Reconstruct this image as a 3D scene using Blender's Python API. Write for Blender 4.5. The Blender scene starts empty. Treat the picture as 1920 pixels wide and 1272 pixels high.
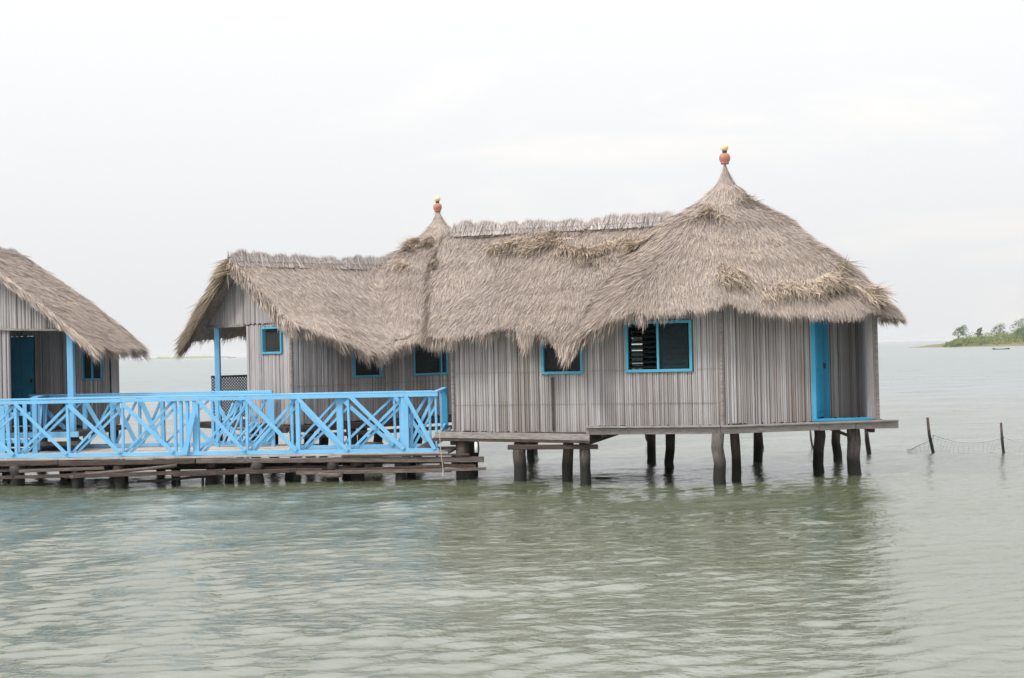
import bpy, math, random
import numpy as np
from mathutils import Vector, Matrix

random.seed(11)
rng = np.random.default_rng(11)
sc = bpy.context.scene
COL = sc.collection
R = math.radians

# ------------------------------------------------------------------ camera, sky, sun, exposure
F, CX, CY, EYE = 2500.0, 960.0, 636.0, 2.6
PITCH, ROLL = R(0.48), R(-1.33)
cam = bpy.data.cameras.new("camera")
cam.sensor_width = 36.0
cam.lens = F / 1920.0 * 36.0
cam.clip_start, cam.clip_end = 0.1, 30000.0
camo = bpy.data.objects.new("camera", cam)
COL.objects.link(camo)
CROT = Matrix.Rotation(R(90) + PITCH, 3, 'X') @ Matrix.Rotation(ROLL, 3, 'Z')
camo.matrix_world = Matrix.Translation((0, 0, EYE)) @ CROT.to_4x4()
sc.camera = camo

SUN_DIR = Vector((-0.62, -0.42, 0.78)).normalized()      # towards the sun
SUN_EL = math.asin(SUN_DIR.z)
SUN_AZ = math.atan2(SUN_DIR.x, SUN_DIR.y)
world = bpy.data.worlds.new("World")
sc.world = world
world.use_nodes = True
wt = world.node_tree
wt.nodes.clear()
def wn(t, **k):
    n = wt.nodes.new(t)
    for a, b in k.items():
        setattr(n, a, b)
    return n
w_out = wn("ShaderNodeOutputWorld")
w_bg = wn("ShaderNodeBackground")
w_sky = wn("ShaderNodeTexSky", sky_type='NISHITA', sun_disc=False, sun_elevation=SUN_EL, sun_rotation=SUN_AZ,
           air_density=1.0, dust_density=6.0, ozone_density=1.0)
w_mix = wn("ShaderNodeMix", data_type='RGBA')
w_mix.inputs[0].default_value = 0.82
w_hs = wn("ShaderNodeHueSaturation")
w_hs.inputs["Saturation"].default_value = 0.35
# overcast layer: pale, a touch brighter overhead, faint wisps
w_tc = wn("ShaderNodeTexCoord")
w_map = wn("ShaderNodeMapping")
w_map.inputs["Scale"].default_value = (1.0, 1.0, 3.6)
w_no = wn("ShaderNodeTexNoise")
w_no.inputs["Scale"].default_value = 4.2
w_no.inputs["Detail"].default_value = 7.0
w_no.inputs["Roughness"].default_value = 0.62
w_no.inputs["Distortion"].default_value = 0.5
w_rm = wn("ShaderNodeMapRange")
w_rm.inputs[1].default_value, w_rm.inputs[2].default_value = 0.55, 0.78
w_rm.inputs[3].default_value, w_rm.inputs[4].default_value = 0.0, 1.0
w_cl = wn("ShaderNodeMix", data_type='RGBA')
w_cl.inputs[6].default_value = (8.80, 8.88, 9.02, 1)
w_cl.inputs[7].default_value = (9.9, 9.6, 9.2, 1)
L = wt.links.new
L(w_tc.outputs["Generated"], w_map.inputs[0])
L(w_map.outputs[0], w_no.inputs["Vector"])
L(w_no.outputs[0], w_rm.inputs[0])
L(w_rm.outputs[0], w_cl.inputs[0])
L(w_sky.outputs[0], w_hs.inputs["Color"])
L(w_hs.outputs[0], w_mix.inputs[6])
L(w_cl.outputs[2], w_mix.inputs[7])
w_sep = wn("ShaderNodeSeparateXYZ")
L(w_tc.outputs["Generated"], w_sep.inputs[0])
w_up = wn("ShaderNodeMath", operation='MAXIMUM')
L(w_sep.outputs[2], w_up.inputs[0])
w_up.inputs[1].default_value = 0.0
w_gr = wn("ShaderNodeMath", operation='MULTIPLY_ADD')       # overcast skies grow brighter towards the zenith
L(w_up.outputs[0], w_gr.inputs[0])
w_gr.inputs[2].default_value = 1.0
w_sl = wn("ShaderNodeMath", operation='MULTIPLY_ADD')
L(w_up.outputs[0], w_sl.inputs[0])
w_sl.inputs[1].default_value = 1.3
w_sl.inputs[2].default_value = 0.40
L(w_sl.outputs[0], w_gr.inputs[1])
w_sc = wn("ShaderNodeVectorMath", operation='SCALE')
L(w_mix.outputs[2], w_sc.inputs[0])
L(w_gr.outputs[0], w_sc.inputs["Scale"])
L(w_sc.outputs[0], w_bg.inputs[0])
L(w_bg.outputs[0], w_out.inputs[0])
w_bg.inputs[1].default_value = 0.0665

sun = bpy.data.lights.new("sun", 'SUN')
sun.energy = 1.5
sun.angle = R(12)
sun.color = (1.0, 0.95, 0.88)
suno = bpy.data.objects.new("sun", sun)
COL.objects.link(suno)
suno.rotation_euler = SUN_DIR.to_track_quat('Z', 'Y').to_euler()

sc.view_settings.view_transform = 'Standard'
sc.view_settings.look = 'None'
sc.view_settings.exposure = 0.74
sc.view_settings.gamma = 1.0
sc.view_settings.use_curve_mapping = False
sc.render.engine = 'CYCLES'
sc.cycles.max_bounces = 6
sc.cycles.volume_bounces = 0

# ------------------------------------------------------------------ helpers
def ray(u, v):
    return CROT @ Vector((u - CX, -(v - CY), -F))
def px(u, v, Y):
    """point of the place seen at photo pixel (u, v) and Y metres ahead"""
    d = ray(u, v)
    return Vector((d.x / d.y * Y, Y, EYE + d.z / d.y * Y))
def on_water(u, v):
    d = ray(u, v)
    k = -EYE / d.z
    return Vector((d.x * k, d.y * k, 0))
def hit_line(u, v, A, B):
    """where the view column u meets the vertical plane through A, B (xy)"""
    d = ray(u, v)
    ex, ey = B[0] - A[0], B[1] - A[1]
    den = d.x * ey - d.y * ex
    k = (A[0] * ey - A[1] * ex) / den
    return Vector((d.x * k, d.y * k))

class MB:
    def __init__(s):
        s.v, s.f = [], []
    def add(s, vs, fs):
        o = len(s.v)
        s.v += [tuple(p) for p in vs]
        s.f += [tuple(i + o for i in q) for q in fs]
        return s
    def bar(s, p, q, w, h, up=(0, 0, 1), jit=0.0, chamfer=0.0):
        """a sawn bar from p to q, w wide sideways and h thick along up"""
        p, q = Vector(p), Vector(q)
        d = (q - p).normalized()
        up = Vector(up)
        side = d.cross(up)
        if side.length < 1e-4:
            side = d.cross(Vector((1, 0, 0)))
        side.normalize()
        up = side.cross(d).normalized()
        prof = []
        c = chamfer or min(w, h) * 0.1
        for (a, b) in ((-w / 2 + c, -h / 2), (w / 2 - c, -h / 2), (w / 2, -h / 2 + c), (w / 2, h / 2 - c),
                       (w / 2 - c, h / 2), (-w / 2 + c, h / 2), (-w / 2, h / 2 - c), (-w / 2, -h / 2 + c)):
            prof.append((a, b))
        vs = []
        for e in (p, q):
            j = Vector((random.uniform(-jit, jit), random.uniform(-jit, jit), random.uniform(-jit, jit)))
            for a, b in prof:
                vs.append(e + j + side * a + up * b)
        fs = [(i, (i + 1) % 8, 8 + (i + 1) % 8, 8 + i) for i in range(8)]
        fs += [tuple(reversed(range(8))), tuple(range(8, 16))]
        return s.add(vs, fs)
    def box(s, lo, hi):
        x0, y0, z0 = lo
        x1, y1, z1 = hi
        vs = [(x0, y0, z0), (x1, y0, z0), (x1, y1, z0), (x0, y1, z0), (x0, y0, z1), (x1, y0, z1), (x1, y1, z1), (x0, y1, z1)]
        return s.add(vs, [(3, 2, 1, 0), (4, 5, 6, 7), (0, 1, 5, 4), (1, 2, 6, 5), (2, 3, 7, 6), (3, 0, 4, 7)])
    def log(s, pts, rads, n=9, rough=0.06):
        """a round pole through pts with radii rads, slightly irregular"""
        pts = [Vector(p) for p in pts]
        vs, fs = [], []
        lob = [1 + random.uniform(-rough, rough) for _ in range(n)]
        for i, p in enumerate(pts):
            d = (pts[min(i + 1, len(pts) - 1)] - pts[max(i - 1, 0)]).normalized()
            ref = Vector((0, 0, 1)) if abs(d.z) < 0.8 else Vector((0, 1, 0))
            a = d.cross(ref).normalized()
            b = d.cross(a).normalized()
            for k in range(n):
                t = 2 * math.pi * k / n
                r = rads[i] * lob[k] * (1 + random.uniform(-rough, rough) * 0.4)
                vs.append(p + a * math.cos(t) * r + b * math.sin(t) * r)
        m = len(pts)
        for i in range(m - 1):
            for k in range(n):
                k2 = (k + 1) % n
                fs.append((i * n + k, i * n + k2, (i + 1) * n + k2, (i + 1) * n + k))
        fs.append(tuple(reversed(range(n))))
        fs.append(tuple((m - 1) * n + k for k in range(n)))
        return s.add(vs, fs)
    def lathe(s, c, prof, n=20):
        vs, fs = [], []
        for r, z in prof:
            for k in range(n):
                t = 2 * math.pi * k / n
                vs.append((c[0] + r * math.cos(t), c[1] + r * math.sin(t), c[2] + z))
        for i in range(len(prof) - 1):
            for k in range(n):
                k2 = (k + 1) % n
                fs.append((i * n + k, i * n + k2, (i + 1) * n + k2, (i + 1) * n + k))
        fs.append(tuple(reversed(range(n))))
        fs.append(tuple((len(prof) - 1) * n + k for k in range(n)))
        return s.add(vs, fs)
    def prism(s, poly, z0, z1):
        """poly: counter-clockwise xy points"""
        n = len(poly)
        vs = [(p[0], p[1], z0) for p in poly] + [(p[0], p[1], z1) for p in poly]
        fs = [(i, (i + 1) % n, n + (i + 1) % n, n + i) for i in range(n)]
        fs += [tuple(reversed(range(n))), tuple(range(n, 2 * n))]
        return s.add(vs, fs)
    def build(s, name, m, parent=None, smooth=False, stuff=False, label=None):
        me = bpy.data.meshes.new(name)
        me.from_pydata(s.v, [], s.f)
        if smooth:
            me.polygons.foreach_set("use_smooth", [True] * len(me.polygons))
        return link(name, me, m, parent, stuff, label)

def link(name, me, m, parent=None, stuff=False, label=None):
    me.materials.append(m)
    me.update()
    o = bpy.data.objects.new(name, me)
    COL.objects.link(o)
    if parent is not None:
        o.parent = parent
        if parent.type == 'EMPTY':
            o.matrix_parent_inverse = Matrix.Translation(-Vector(parent.location))
    if stuff:
        o["kind"] = "stuff"
    if label:
        o["label"] = label
    return o

def np_mesh(name, verts, tris, m, parent=None, stuff=False, smooth=False, label=None):
    me = bpy.data.meshes.new(name)
    nv, nt = len(verts), len(tris)
    k = tris.shape[1]
    me.vertices.add(nv)
    me.vertices.foreach_set("co", np.ascontiguousarray(verts, dtype=np.float32).ravel())
    me.loops.add(nt * k)
    me.loops.foreach_set("vertex_index", np.ascontiguousarray(tris, dtype=np.int32).ravel())
    me.polygons.add(nt)
    me.polygons.foreach_set("loop_start", np.arange(nt, dtype=np.int32) * k)
    if smooth:
        me.polygons.foreach_set("use_smooth", np.ones(nt, dtype=bool))
    me.update(calc_edges=True)
    return link(name, me, m, parent, stuff, label)

def thing(name, loc, label, cat, group=None):
    o = bpy.data.objects.new(name, None)
    COL.objects.link(o)
    o.location = loc
    o["label"], o["category"] = label, cat
    if group:
        o["group"] = group
    return o
def tag(o, label=None, cat=None, group=None, kind=None):
    for k, v in (("label", label), ("category", cat), ("group", group), ("kind", kind)):
        if v:
            o[k] = v
    return o

# ------------------------------------------------------------------ materials
def material(name):
    m = bpy.data.materials.new(name)
    m.use_nodes = True
    nt = m.node_tree
    b = nt.nodes["Principled BSDF"]
    return m, nt, b
def node(nt, t, ins=None, **k):
    n = nt.nodes.new(t)
    for a, b in k.items():
        setattr(n, a, b)
    for a, b in (ins or {}).items():
        n.inputs[a].default_value = b
    return n
def ramp(nt, stops):
    n = nt.nodes.new("ShaderNodeValToRGB")
    e = n.color_ramp.elements
    while len(e) < len(stops):
        e.new(0.5)
    for i, (p, c) in enumerate(stops):
        e[i].position = p
        e[i].color = (*c, 1)
    return n
def noise(nt, scale, detail=4, rough=0.55, mapping=(1, 1, 1), coord="Object"):
    tc = nt.nodes.new("ShaderNodeTexCoord")
    mp = node(nt, "ShaderNodeMapping", {"Scale": mapping})
    no = node(nt, "ShaderNodeTexNoise", {"Scale": scale, "Detail": detail, "Roughness": rough})
    nt.links.new(tc.outputs[coord], mp.inputs[0])
    nt.links.new(mp.outputs[0], no.inputs["Vector"])
    return no
def mixc(nt, fac, a, b, mode='MIX'):
    n = nt.nodes.new("ShaderNodeMix")
    n.data_type = 'RGBA'
    n.blend_type = mode
    for i, x in ((0, fac), (6, a), (7, b)):
        if isinstance(x, (int, float)):
            n.inputs[i].default_value = x
        elif isinstance(x, tuple):
            n.inputs[i].default_value = (*x, 1) if len(x) == 3 else x
        else:
            nt.links.new(x, n.inputs[i])
    return n.outputs[2]
def rng_map(nt, src, a, b, c=0.0, d=1.0):
    n = node(nt, "ShaderNodeMapRange", {1: a, 2: b, 3: c, 4: d})
    nt.links.new(src, n.inputs[0])
    return n.outputs[0]
def bump(nt, b, src, strength, dist=0.01):
    n = node(nt, "ShaderNodeBump", {"Strength": strength, "Distance": dist})
    nt.links.new(src, n.inputs["Height"])
    nt.links.new(n.outputs[0], b.inputs["Normal"])

def straw_material(name, stops, patch, spec=0.15, grey=0.28):
    m, nt, b = material(name)
    g = nt.nodes.new("ShaderNodeNewGeometry")
    r = ramp(nt, stops)
    nt.links.new(g.outputs["Random Per Island"], r.inputs[0])
    n1 = noise(nt, 1.1, 5, 0.6)
    c = mixc(nt, rng_map(nt, n1.outputs[0], 0.42, 0.68, 0.0, 0.55), r.outputs[0], patch)
    n2 = noise(nt, 0.55, 3, 0.5)
    c = mixc(nt, rng_map(nt, n2.outputs[0], 0.35, 0.65, grey, 0.0), c, (0.44, 0.395, 0.375))
    nt.links.new(c, b.inputs["Base Color"])
    b.inputs["Roughness"].default_value = 0.75
    b.inputs["Specular IOR Level"].default_value = spec
    return m
STRAW = straw_material("straw", [(0.0, (0.15, 0.115, 0.095)), (0.2, (0.31, 0.255, 0.222)), (0.55, (0.465, 0.388, 0.342)),
                                 (0.86, (0.56, 0.475, 0.42)), (0.95, (0.64, 0.52, 0.38)), (1.0, (0.70, 0.56, 0.38))], (0.46, 0.385, 0.335))
STRAW_GOLD = straw_material("straw_fresh", [(0.0, (0.16, 0.115, 0.085)), (0.3, (0.38, 0.305, 0.245)), (0.7, (0.56, 0.46, 0.375)),
                                            (1.0, (0.76, 0.60, 0.41))], (0.50, 0.415, 0.34), grey=0.1)
STRAW_OLD_SHADE = straw_material("straw_old_shade", [(0.0, (0.10, 0.08, 0.06)), (0.5, (0.25, 0.20, 0.14)), (1.0, (0.44, 0.36, 0.24))],
                           (0.24, 0.19, 0.14))  # old straw; its dark colour also stands in for shade under tufts
REED_CAP = straw_material("reed_cap", [(0.0, (0.12, 0.10, 0.095)), (0.35, (0.32, 0.28, 0.27)), (0.75, (0.46, 0.41, 0.39)), (1.0, (0.60, 0.54, 0.49))],
                          (0.33, 0.29, 0.27))

def roof_base_material():
    m, nt, b = material("thatch_base")
    n1 = noise(nt, 9.0, 6, 0.7)
    r = ramp(nt, [(0.3, (0.20, 0.16, 0.14)), (0.7, (0.42, 0.36, 0.32))])  # darker than the straw, painting shade into the gaps between strands
    nt.links.new(n1.outputs[0], r.inputs[0])
    nt.links.new(r.outputs[0], b.inputs["Base Color"])
    b.inputs["Roughness"].default_value = 0.95
    b.inputs["Specular IOR Level"].default_value = 0.05
    bump(nt, b, n1.outputs[0], 0.6, 0.05)
    return m
THATCH_BASE = roof_base_material()

def reed_material(name, stops):
    m, nt, b = material(name)
    g = nt.nodes.new("ShaderNodeNewGeometry")
    r = ramp(nt, stops)
    nt.links.new(g.outputs["Random Per Island"], r.inputs[0])
    n1 = noise(nt, 3.0, 6, 0.65, (12, 12, 0.7))
    c = mixc(nt, rng_map(nt, n1.outputs[0], 0.35, 0.7, 0.0, 0.6), r.outputs[0], (0.25, 0.21, 0.195))
    n2 = noise(nt, 1.3, 4, 0.6, (1, 1, 0.35))
    c = mixc(nt, rng_map(nt, n2.outputs[0], 0.45, 0.7, 0.0, 0.45), c, (0.50, 0.485, 0.49))
    n3 = noise(nt, 0.9, 3, 0.5, (1, 1, 0.12))
    c = mixc(nt, rng_map(nt, n3.outputs[0], 0.48, 0.62, 0.0, 0.3), c, (0.26, 0.23, 0.215))
    nt.links.new(c, b.inputs["Base Color"])
    b.inputs["Roughness"].default_value = 0.8
    b.inputs["Specular IOR Level"].default_value = 0.2
    bump(nt, b, n1.outputs[0], 0.3, 0.01)
    return m
REED = reed_material("weathered_reed", [(0.0, (0.19, 0.165, 0.152)), (0.3, (0.282, 0.266, 0.262)), (0.75, (0.370, 0.364, 0.370)), (0.92, (0.44, 0.443, 0.46)),
                                        (1.0, (0.62, 0.62, 0.635))])
REED_PLAIN = reed_material("weathered_reed_even", [(0.0, (0.24, 0.218, 0.21)), (0.5, (0.375, 0.36, 0.362)), (1.0, (0.48, 0.468, 0.48))])

def wood_material(name, dark, light, wet=False, scale=(1, 1, 1), grain=4.0):
    m, nt, b = material(name)
    n1 = noise(nt, grain, 7, 0.65, scale)
    r = ramp(nt, [(0.3, dark), (0.7, light)])
    nt.links.new(n1.outputs[0], r.inputs[0])
    c = r.outputs[0]
    n2 = noise(nt, 30.0, 3, 0.6, scale)
    c = mixc(nt, rng_map(nt, n2.outputs[0], 0.5, 0.75, 0.0, 0.5), c, tuple(x * 0.45 for x in dark))
    rough = 0.85
    if wet:      # tide mark: soaked, algae-stained foot
        g = nt.nodes.new("ShaderNodeNewGeometry")
        sx = nt.nodes.new("ShaderNodeSeparateXYZ")
        nt.links.new(g.outputs["Position"], sx.inputs[0])
        ad = node(nt, "ShaderNodeMath", operation='MULTIPLY_ADD')
        nt.links.new(n1.outputs[0], ad.inputs[0])
        ad.inputs[1].default_value = -0.35
        nt.links.new(sx.outputs[2], ad.inputs[2])
        f = rng_map(nt, ad.outputs[0], 0.14, 0.34, 1.0, 0.0)
        c = mixc(nt, f, c, (0.022, 0.022, 0.020))
    nt.links.new(c, b.inputs["Base Color"])
    b.inputs["Roughness"].default_value = rough
    b.inputs["Specular IOR Level"].default_value = 0.25
    bump(nt, b, n1.outputs[0], 0.5, 0.02)
    return m
STILT = wood_material("stilt_wood", (0.045, 0.038, 0.035), (0.165, 0.148, 0.138), True, (6, 6, 0.8))
STILT_DARK = wood_material("stilt_wood_dark", (0.045, 0.036, 0.03), (0.13, 0.105, 0.09), True, (6, 6, 0.8))
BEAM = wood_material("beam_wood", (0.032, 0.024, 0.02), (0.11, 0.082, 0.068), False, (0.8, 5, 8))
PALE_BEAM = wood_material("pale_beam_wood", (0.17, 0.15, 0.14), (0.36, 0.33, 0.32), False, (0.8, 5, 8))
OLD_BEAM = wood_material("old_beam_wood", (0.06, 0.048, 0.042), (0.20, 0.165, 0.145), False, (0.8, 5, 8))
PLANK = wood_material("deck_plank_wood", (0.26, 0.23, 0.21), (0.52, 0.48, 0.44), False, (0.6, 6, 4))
BACKING = wood_material("wall_backing", (0.05, 0.042, 0.038), (0.10, 0.085, 0.078))
STAKE = wood_material("stake_wood", (0.035, 0.028, 0.024), (0.13, 0.10, 0.085), True, (6, 6, 1))

def paint_material(name, col, worn, amount=0.4, rough=0.55):
    m, nt, b = material(name)
    n1 = noise(nt, 7.0, 7, 0.7)
    n2 = noise(nt, 1.7, 3, 0.5)
    c = mixc(nt, rng_map(nt, n2.outputs[0], 0.35, 0.7, 0.0, 0.5), col, tuple(min(1, x * 1.18 + 0.03) for x in col))
    c = mixc(nt, rng_map(nt, n1.outputs[0], 0.58, 0.72, 0.0, amount), c, worn)
    nt.links.new(c, b.inputs["Base Color"])
    b.inputs["Roughness"].default_value = rough
    b.inputs["Specular IOR Level"].default_value = 0.35
    n3 = noise(nt, 26.0, 5, 0.7)
    c = mixc(nt, rng_map(nt, n3.outputs[0], 0.60, 0.68, 0.0, amount * 0.8), c, tuple(x * 0.5 for x in worn))
    nt.links.new(c, b.inputs['Base Color'])
    bump(nt, b, n1.outputs[0], 0.25, 0.01)
    return m
BLUE = paint_material("sky_blue_paint", (0.155, 0.42, 0.67), (0.34, 0.40, 0.44), 0.8)
DOOR_BLUE = paint_material("door_blue_paint", (0.035, 0.32, 0.55), (0.06, 0.20, 0.32), 0.5)
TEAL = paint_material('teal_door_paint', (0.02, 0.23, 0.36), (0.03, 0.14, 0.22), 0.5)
FRAME_BLUE = paint_material("frame_blue_paint", (0.065, 0.31, 0.45), (0.12, 0.24, 0.32), 0.4)
def plain(name, col, rough=0.6, spec=0.3, ns=20, var=0.25):
    m, nt, b = material(name)
    n1 = noise(nt, ns, 4, 0.6)
    c = mixc(nt, rng_map(nt, n1.outputs[0], 0.3, 0.7), tuple(x * (1 - var) for x in col), tuple(min(1, x * (1 + var)) for x in col))
    nt.links.new(c, b.inputs["Base Color"])
    b.inputs["Roughness"].default_value = rough
    b.inputs["Specular IOR Level"].default_value = spec
    return m
TERRACOTTA = plain("terracotta", (0.40, 0.175, 0.125), 0.6)
BULB = plain("cream_gourd", (0.70, 0.60, 0.33), 0.5, var=0.1)
NECK = plain("dark_neck", (0.05, 0.04, 0.04))
LOUVRE = plain("dark_louvre_glass", (0.010, 0.020, 0.023), 0.5, 0.12)
SCREEN = plain("insect_screen", (0.035, 0.036, 0.036), 0.9, 0.05)
LATTICE = plain("lattice_plastic", (0.10, 0.115, 0.15), 0.6)
WHITE_PIPE = plain("white_pipe", (0.75, 0.75, 0.74), 0.5, var=0.05)
ROPE = plain("rope", (0.42, 0.38, 0.32), 0.9, 0.1)
TIE = plain("tie_cord", (0.20, 0.18, 0.17), 0.9, 0.1)
NET = plain("net_cord", (0.30, 0.31, 0.31), 0.8, 0.1)

def water_material():
    m, nt, b = material("lagoon_water")
    n0 = noise(nt, 0.12, 4, 0.6)
    c = mixc(nt, rng_map(nt, n0.outputs[0], 0.35, 0.65), (0.074, 0.086, 0.044), (0.11, 0.125, 0.088))
    cb = c
    # open water beyond the huts is ruffled by wind, closer in it is slicker
    g = nt.nodes.new("ShaderNodeNewGeometry")
    ln = node(nt, "ShaderNodeVectorMath", operation='LENGTH')
    nt.links.new(g.outputs["Position"], ln.inputs[0])
    nt.links.new(rng_map(nt, ln.outputs["Value"], 28.0, 130.0, 0.07, 0.36), b.inputs["Roughness"])
    # green close to the viewpoint, greyer and bluer with distance
    c = mixc(nt, rng_map(nt, ln.outputs["Value"], 26.0, 75.0, 0.0, 0.9), cb, (0.125, 0.150, 0.150))
    nt.links.new(c, b.inputs["Base Color"])
    b.inputs["IOR"].default_value = 2.65
    n1 = noise(nt, 6.5, 4, 0.6, (0.75, 1.25, 1))
    n2 = noise(nt, 11.0, 3, 0.55, (0.6, 1.2, 1))
    a = node(nt, "ShaderNodeMath", operation='MULTIPLY_ADD')
    nt.links.new(n2.outputs[0], a.inputs[0])
    a.inputs[1].default_value = 0.22
    nt.links.new(n1.outputs[0], a.inputs[2])
    bump(nt, b, a.outputs[0], 0.7, 0.035)
    return m
WATER = water_material()

# ------------------------------------------------------------------ water
def build_water():
    def half(step, x0, far):
        out, s, x = [], step, x0
        while x < far:
            s = min(s * 1.03, 0.36) if x < 62 else s * 1.2
            x += s
            out.append(x)
        return out
    h = half(0.062, 12.0, 9000)
    xs = np.array([-v for v in h[::-1]] + list(np.arange(-12.0, 12.001, 0.062)) + h)
    ya, y = [], 8.0
    while y < 190:
        ya.append(y)
        y += max(0.036, 0.0036 * y)
    s, tail = 0.7, []
    while y < 12000:
        s *= 1.06
        tail.append(y)
        y += s
    tail.append(y)
    s, y, pre = 0.04, 8.0, []
    while y > -9000:
        s *= 1.4
        y -= s
        pre.append(y)
    ys = np.array(pre[::-1] + ya + tail)
    X, Y = np.meshgrid(xs, ys)
    DX = np.abs(np.gradient(xs))[None, :]
    DY = np.abs(np.gradient(ys))[:, None]
    D = np.maximum(DX, DY) + 0 * X
    Z = np.zeros_like(X)
    rr = np.random.default_rng(5)
    def comp(lam, th, slope, i, warp=1.0):
        k = 2 * math.pi / lam
        ph = rr.random() * 6.283
        fade = np.clip((lam / np.maximum(D, 1e-6) - 2.5) / 2.5, 0, 1)
        on = 0.68 + 0.32 * np.sin(X * (0.55 + 0.2 * math.cos(i)) * math.cos(i) / lam ** 0.4 + Y * (0.6 + 0.2 * math.sin(2 * i)) * math.sin(1.7 * i) / lam ** 0.4 + i * 1.3)
        arg = k * (X * math.cos(th) + Y * math.sin(th)) + ph + warp * (0.9 * np.sin(X * 0.37 + Y * 0.29 + i) + 0.7 * np.sin(Y * 0.71 - X * 0.53 + 2.1 * i))
        return fade * (slope / k) * on * (np.sin(arg) + 0.28 * np.cos(2 * arg))
    wind = R(90) + R(14)
    for i in range(48):                      # chop: short crests
        Z += comp(0.16 * (2.9 ** rr.random()), wind + rr.normal(0, 0.36), 0.046, i, 1.1)
    for i in range(14):                      # longer wavelets
        Z += comp(0.6 * (4.0 ** rr.random()), wind + rr.normal(0, 0.35), 0.014, i + 50)
    for i in range(14):                      # the lagoon's own swell, felt farther out
        Z += comp(2.2 * (4.0 ** rr.random()), wind + rr.normal(0, 0.30), 0.020, i + 80)
    ny, nx = X.shape
    V = np.stack([X, Y, Z], -1).reshape(-1, 3)
    idx = np.arange(ny * nx).reshape(ny, nx)
    q = np.stack([idx[:-1, :-1], idx[:-1, 1:], idx[1:, 1:], idx[1:, :-1]], -1).reshape(-1, 4)
    o = np_mesh("water", V, q, WATER, smooth=True)
    o["kind"] = "structure"
    return o
build_water()

# ------------------------------------------------------------------ reed walls, windows, doors
def wall(parent, p, q, z0, z1, openings=(), mat=REED, ties=(), spacing=0.041, name="wall", back=True):
    """p, q: left and right end as seen from outside (xy). z0, z1: numbers or functions of s. openings: (s0, s1, za, zb)"""
    p, q = Vector(p[:2]), Vector(q[:2])
    e = q - p
    Ln = e.length
    e = e / Ln
    n = Vector((e.y, -e.x))
    f0 = z0 if callable(z0) else (lambda s: z0)
    f1 = z1 if callable(z1) else (lambda s: z1)
    def P(s, off, z):
        a = p + e * s + n * off
        return (a.x, a.y, z)
    cuts = sorted(set([0.0, Ln] + [min(max(c, 0), Ln) for o in openings for c in o[:2]] + [Ln * i / 6 for i in range(1, 6)]))
    bk = MB()
    def spans(s, inset=0.0):
        lo, hi = f0(s), f1(s)
        iv = [(lo, max(hi, lo + 0.004))]
        for (a, b, za, zb) in openings:
            if a - inset < s < b + inset:
                nv = []
                for (x, y) in iv:
                    if za > x:
                        nv.append((x, min(y, za)))
                    if zb < y:
                        nv.append((max(x, zb), y))
                    if za <= x and zb >= y:
                        pass
                iv = [t for t in nv if t[1] - t[0] > 0.01]
        return iv
    for a, b in zip(cuts[:-1], cuts[1:]):
        if b - a < 1e-3:
            continue
        ia, ib = spans(a + 1e-4), spans(b - 1e-4)
        if len(ia) != len(ib):
            im = spans((a + b) / 2)
            ia = ib = im
        for (la, ha), (lb, hb) in zip(ia, ib):
            vs = [P(a, 0, la), P(b, 0, lb), P(b, 0, hb), P(a, 0, ha), P(a, -0.05, la), P(b, -0.05, lb), P(b, -0.05, hb), P(a, -0.05, ha)]
            bk.add(vs, [(0, 1, 2, 3), (5, 4, 7, 6), (0, 4, 5, 1), (3, 2, 6, 7), (1, 5, 6, 2), (0, 3, 7, 4)])
    w = bk.build(name, BACKING, parent)
    rd = MB()
    s = 0.02
    tilt = 0.0
    while s < Ln - 0.01:
        r = spacing * random.choice((random.uniform(0.36, 0.50), random.uniform(0.45, 0.60), random.uniform(0.5, 0.68)))
        off = random.uniform(-0.006, 0.012)
        for (lo, hi) in spans(s):
            if hi - lo < 0.04:
                continue
            lo2 = lo + random.uniform(-0.015, 0.025)
            hi2 = hi + random.uniform(-0.01, 0.01)
            tilt = random.gauss(0, 0.004)
            zs = (lo2, hi2)
            vs, fs = [], []
            N = 6
            for z_i, z in enumerate(zs):
                for k in range(N):
                    t = math.pi * k / (N - 1)
                    vs.append(P(s - r * math.cos(t) + tilt * z_i, off + r * 0.85 * math.sin(t), z))
            for k in range(N - 1):
                fs.append((k, k + 1, N + k + 1, N + k))
            fs.append(tuple(reversed(range(N))))
            fs.append(tuple(range(N, 2 * N)))
            rd.add(vs, fs)
        s += r * 1.93
    rd.build("reed", mat, w, stuff=True)
    if ties:
        tm = MB()
        for z in ties:
            st = []
            x = 0.05
            while x < Ln - 0.05:
                ok = any(lo + 0.03 < z < hi - 0.03 for lo, hi in spans(x))
                if ok:
                    tm.bar(P(x, 0.030, z + random.uniform(-0.004, 0.004)), P(x + 0.10, 0.030, z + random.uniform(-0.004, 0.004)), 0.007, 0.006)
                x += 0.10
        tm.build("tie_cord", TIE, w, stuff=True)
    return w

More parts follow.
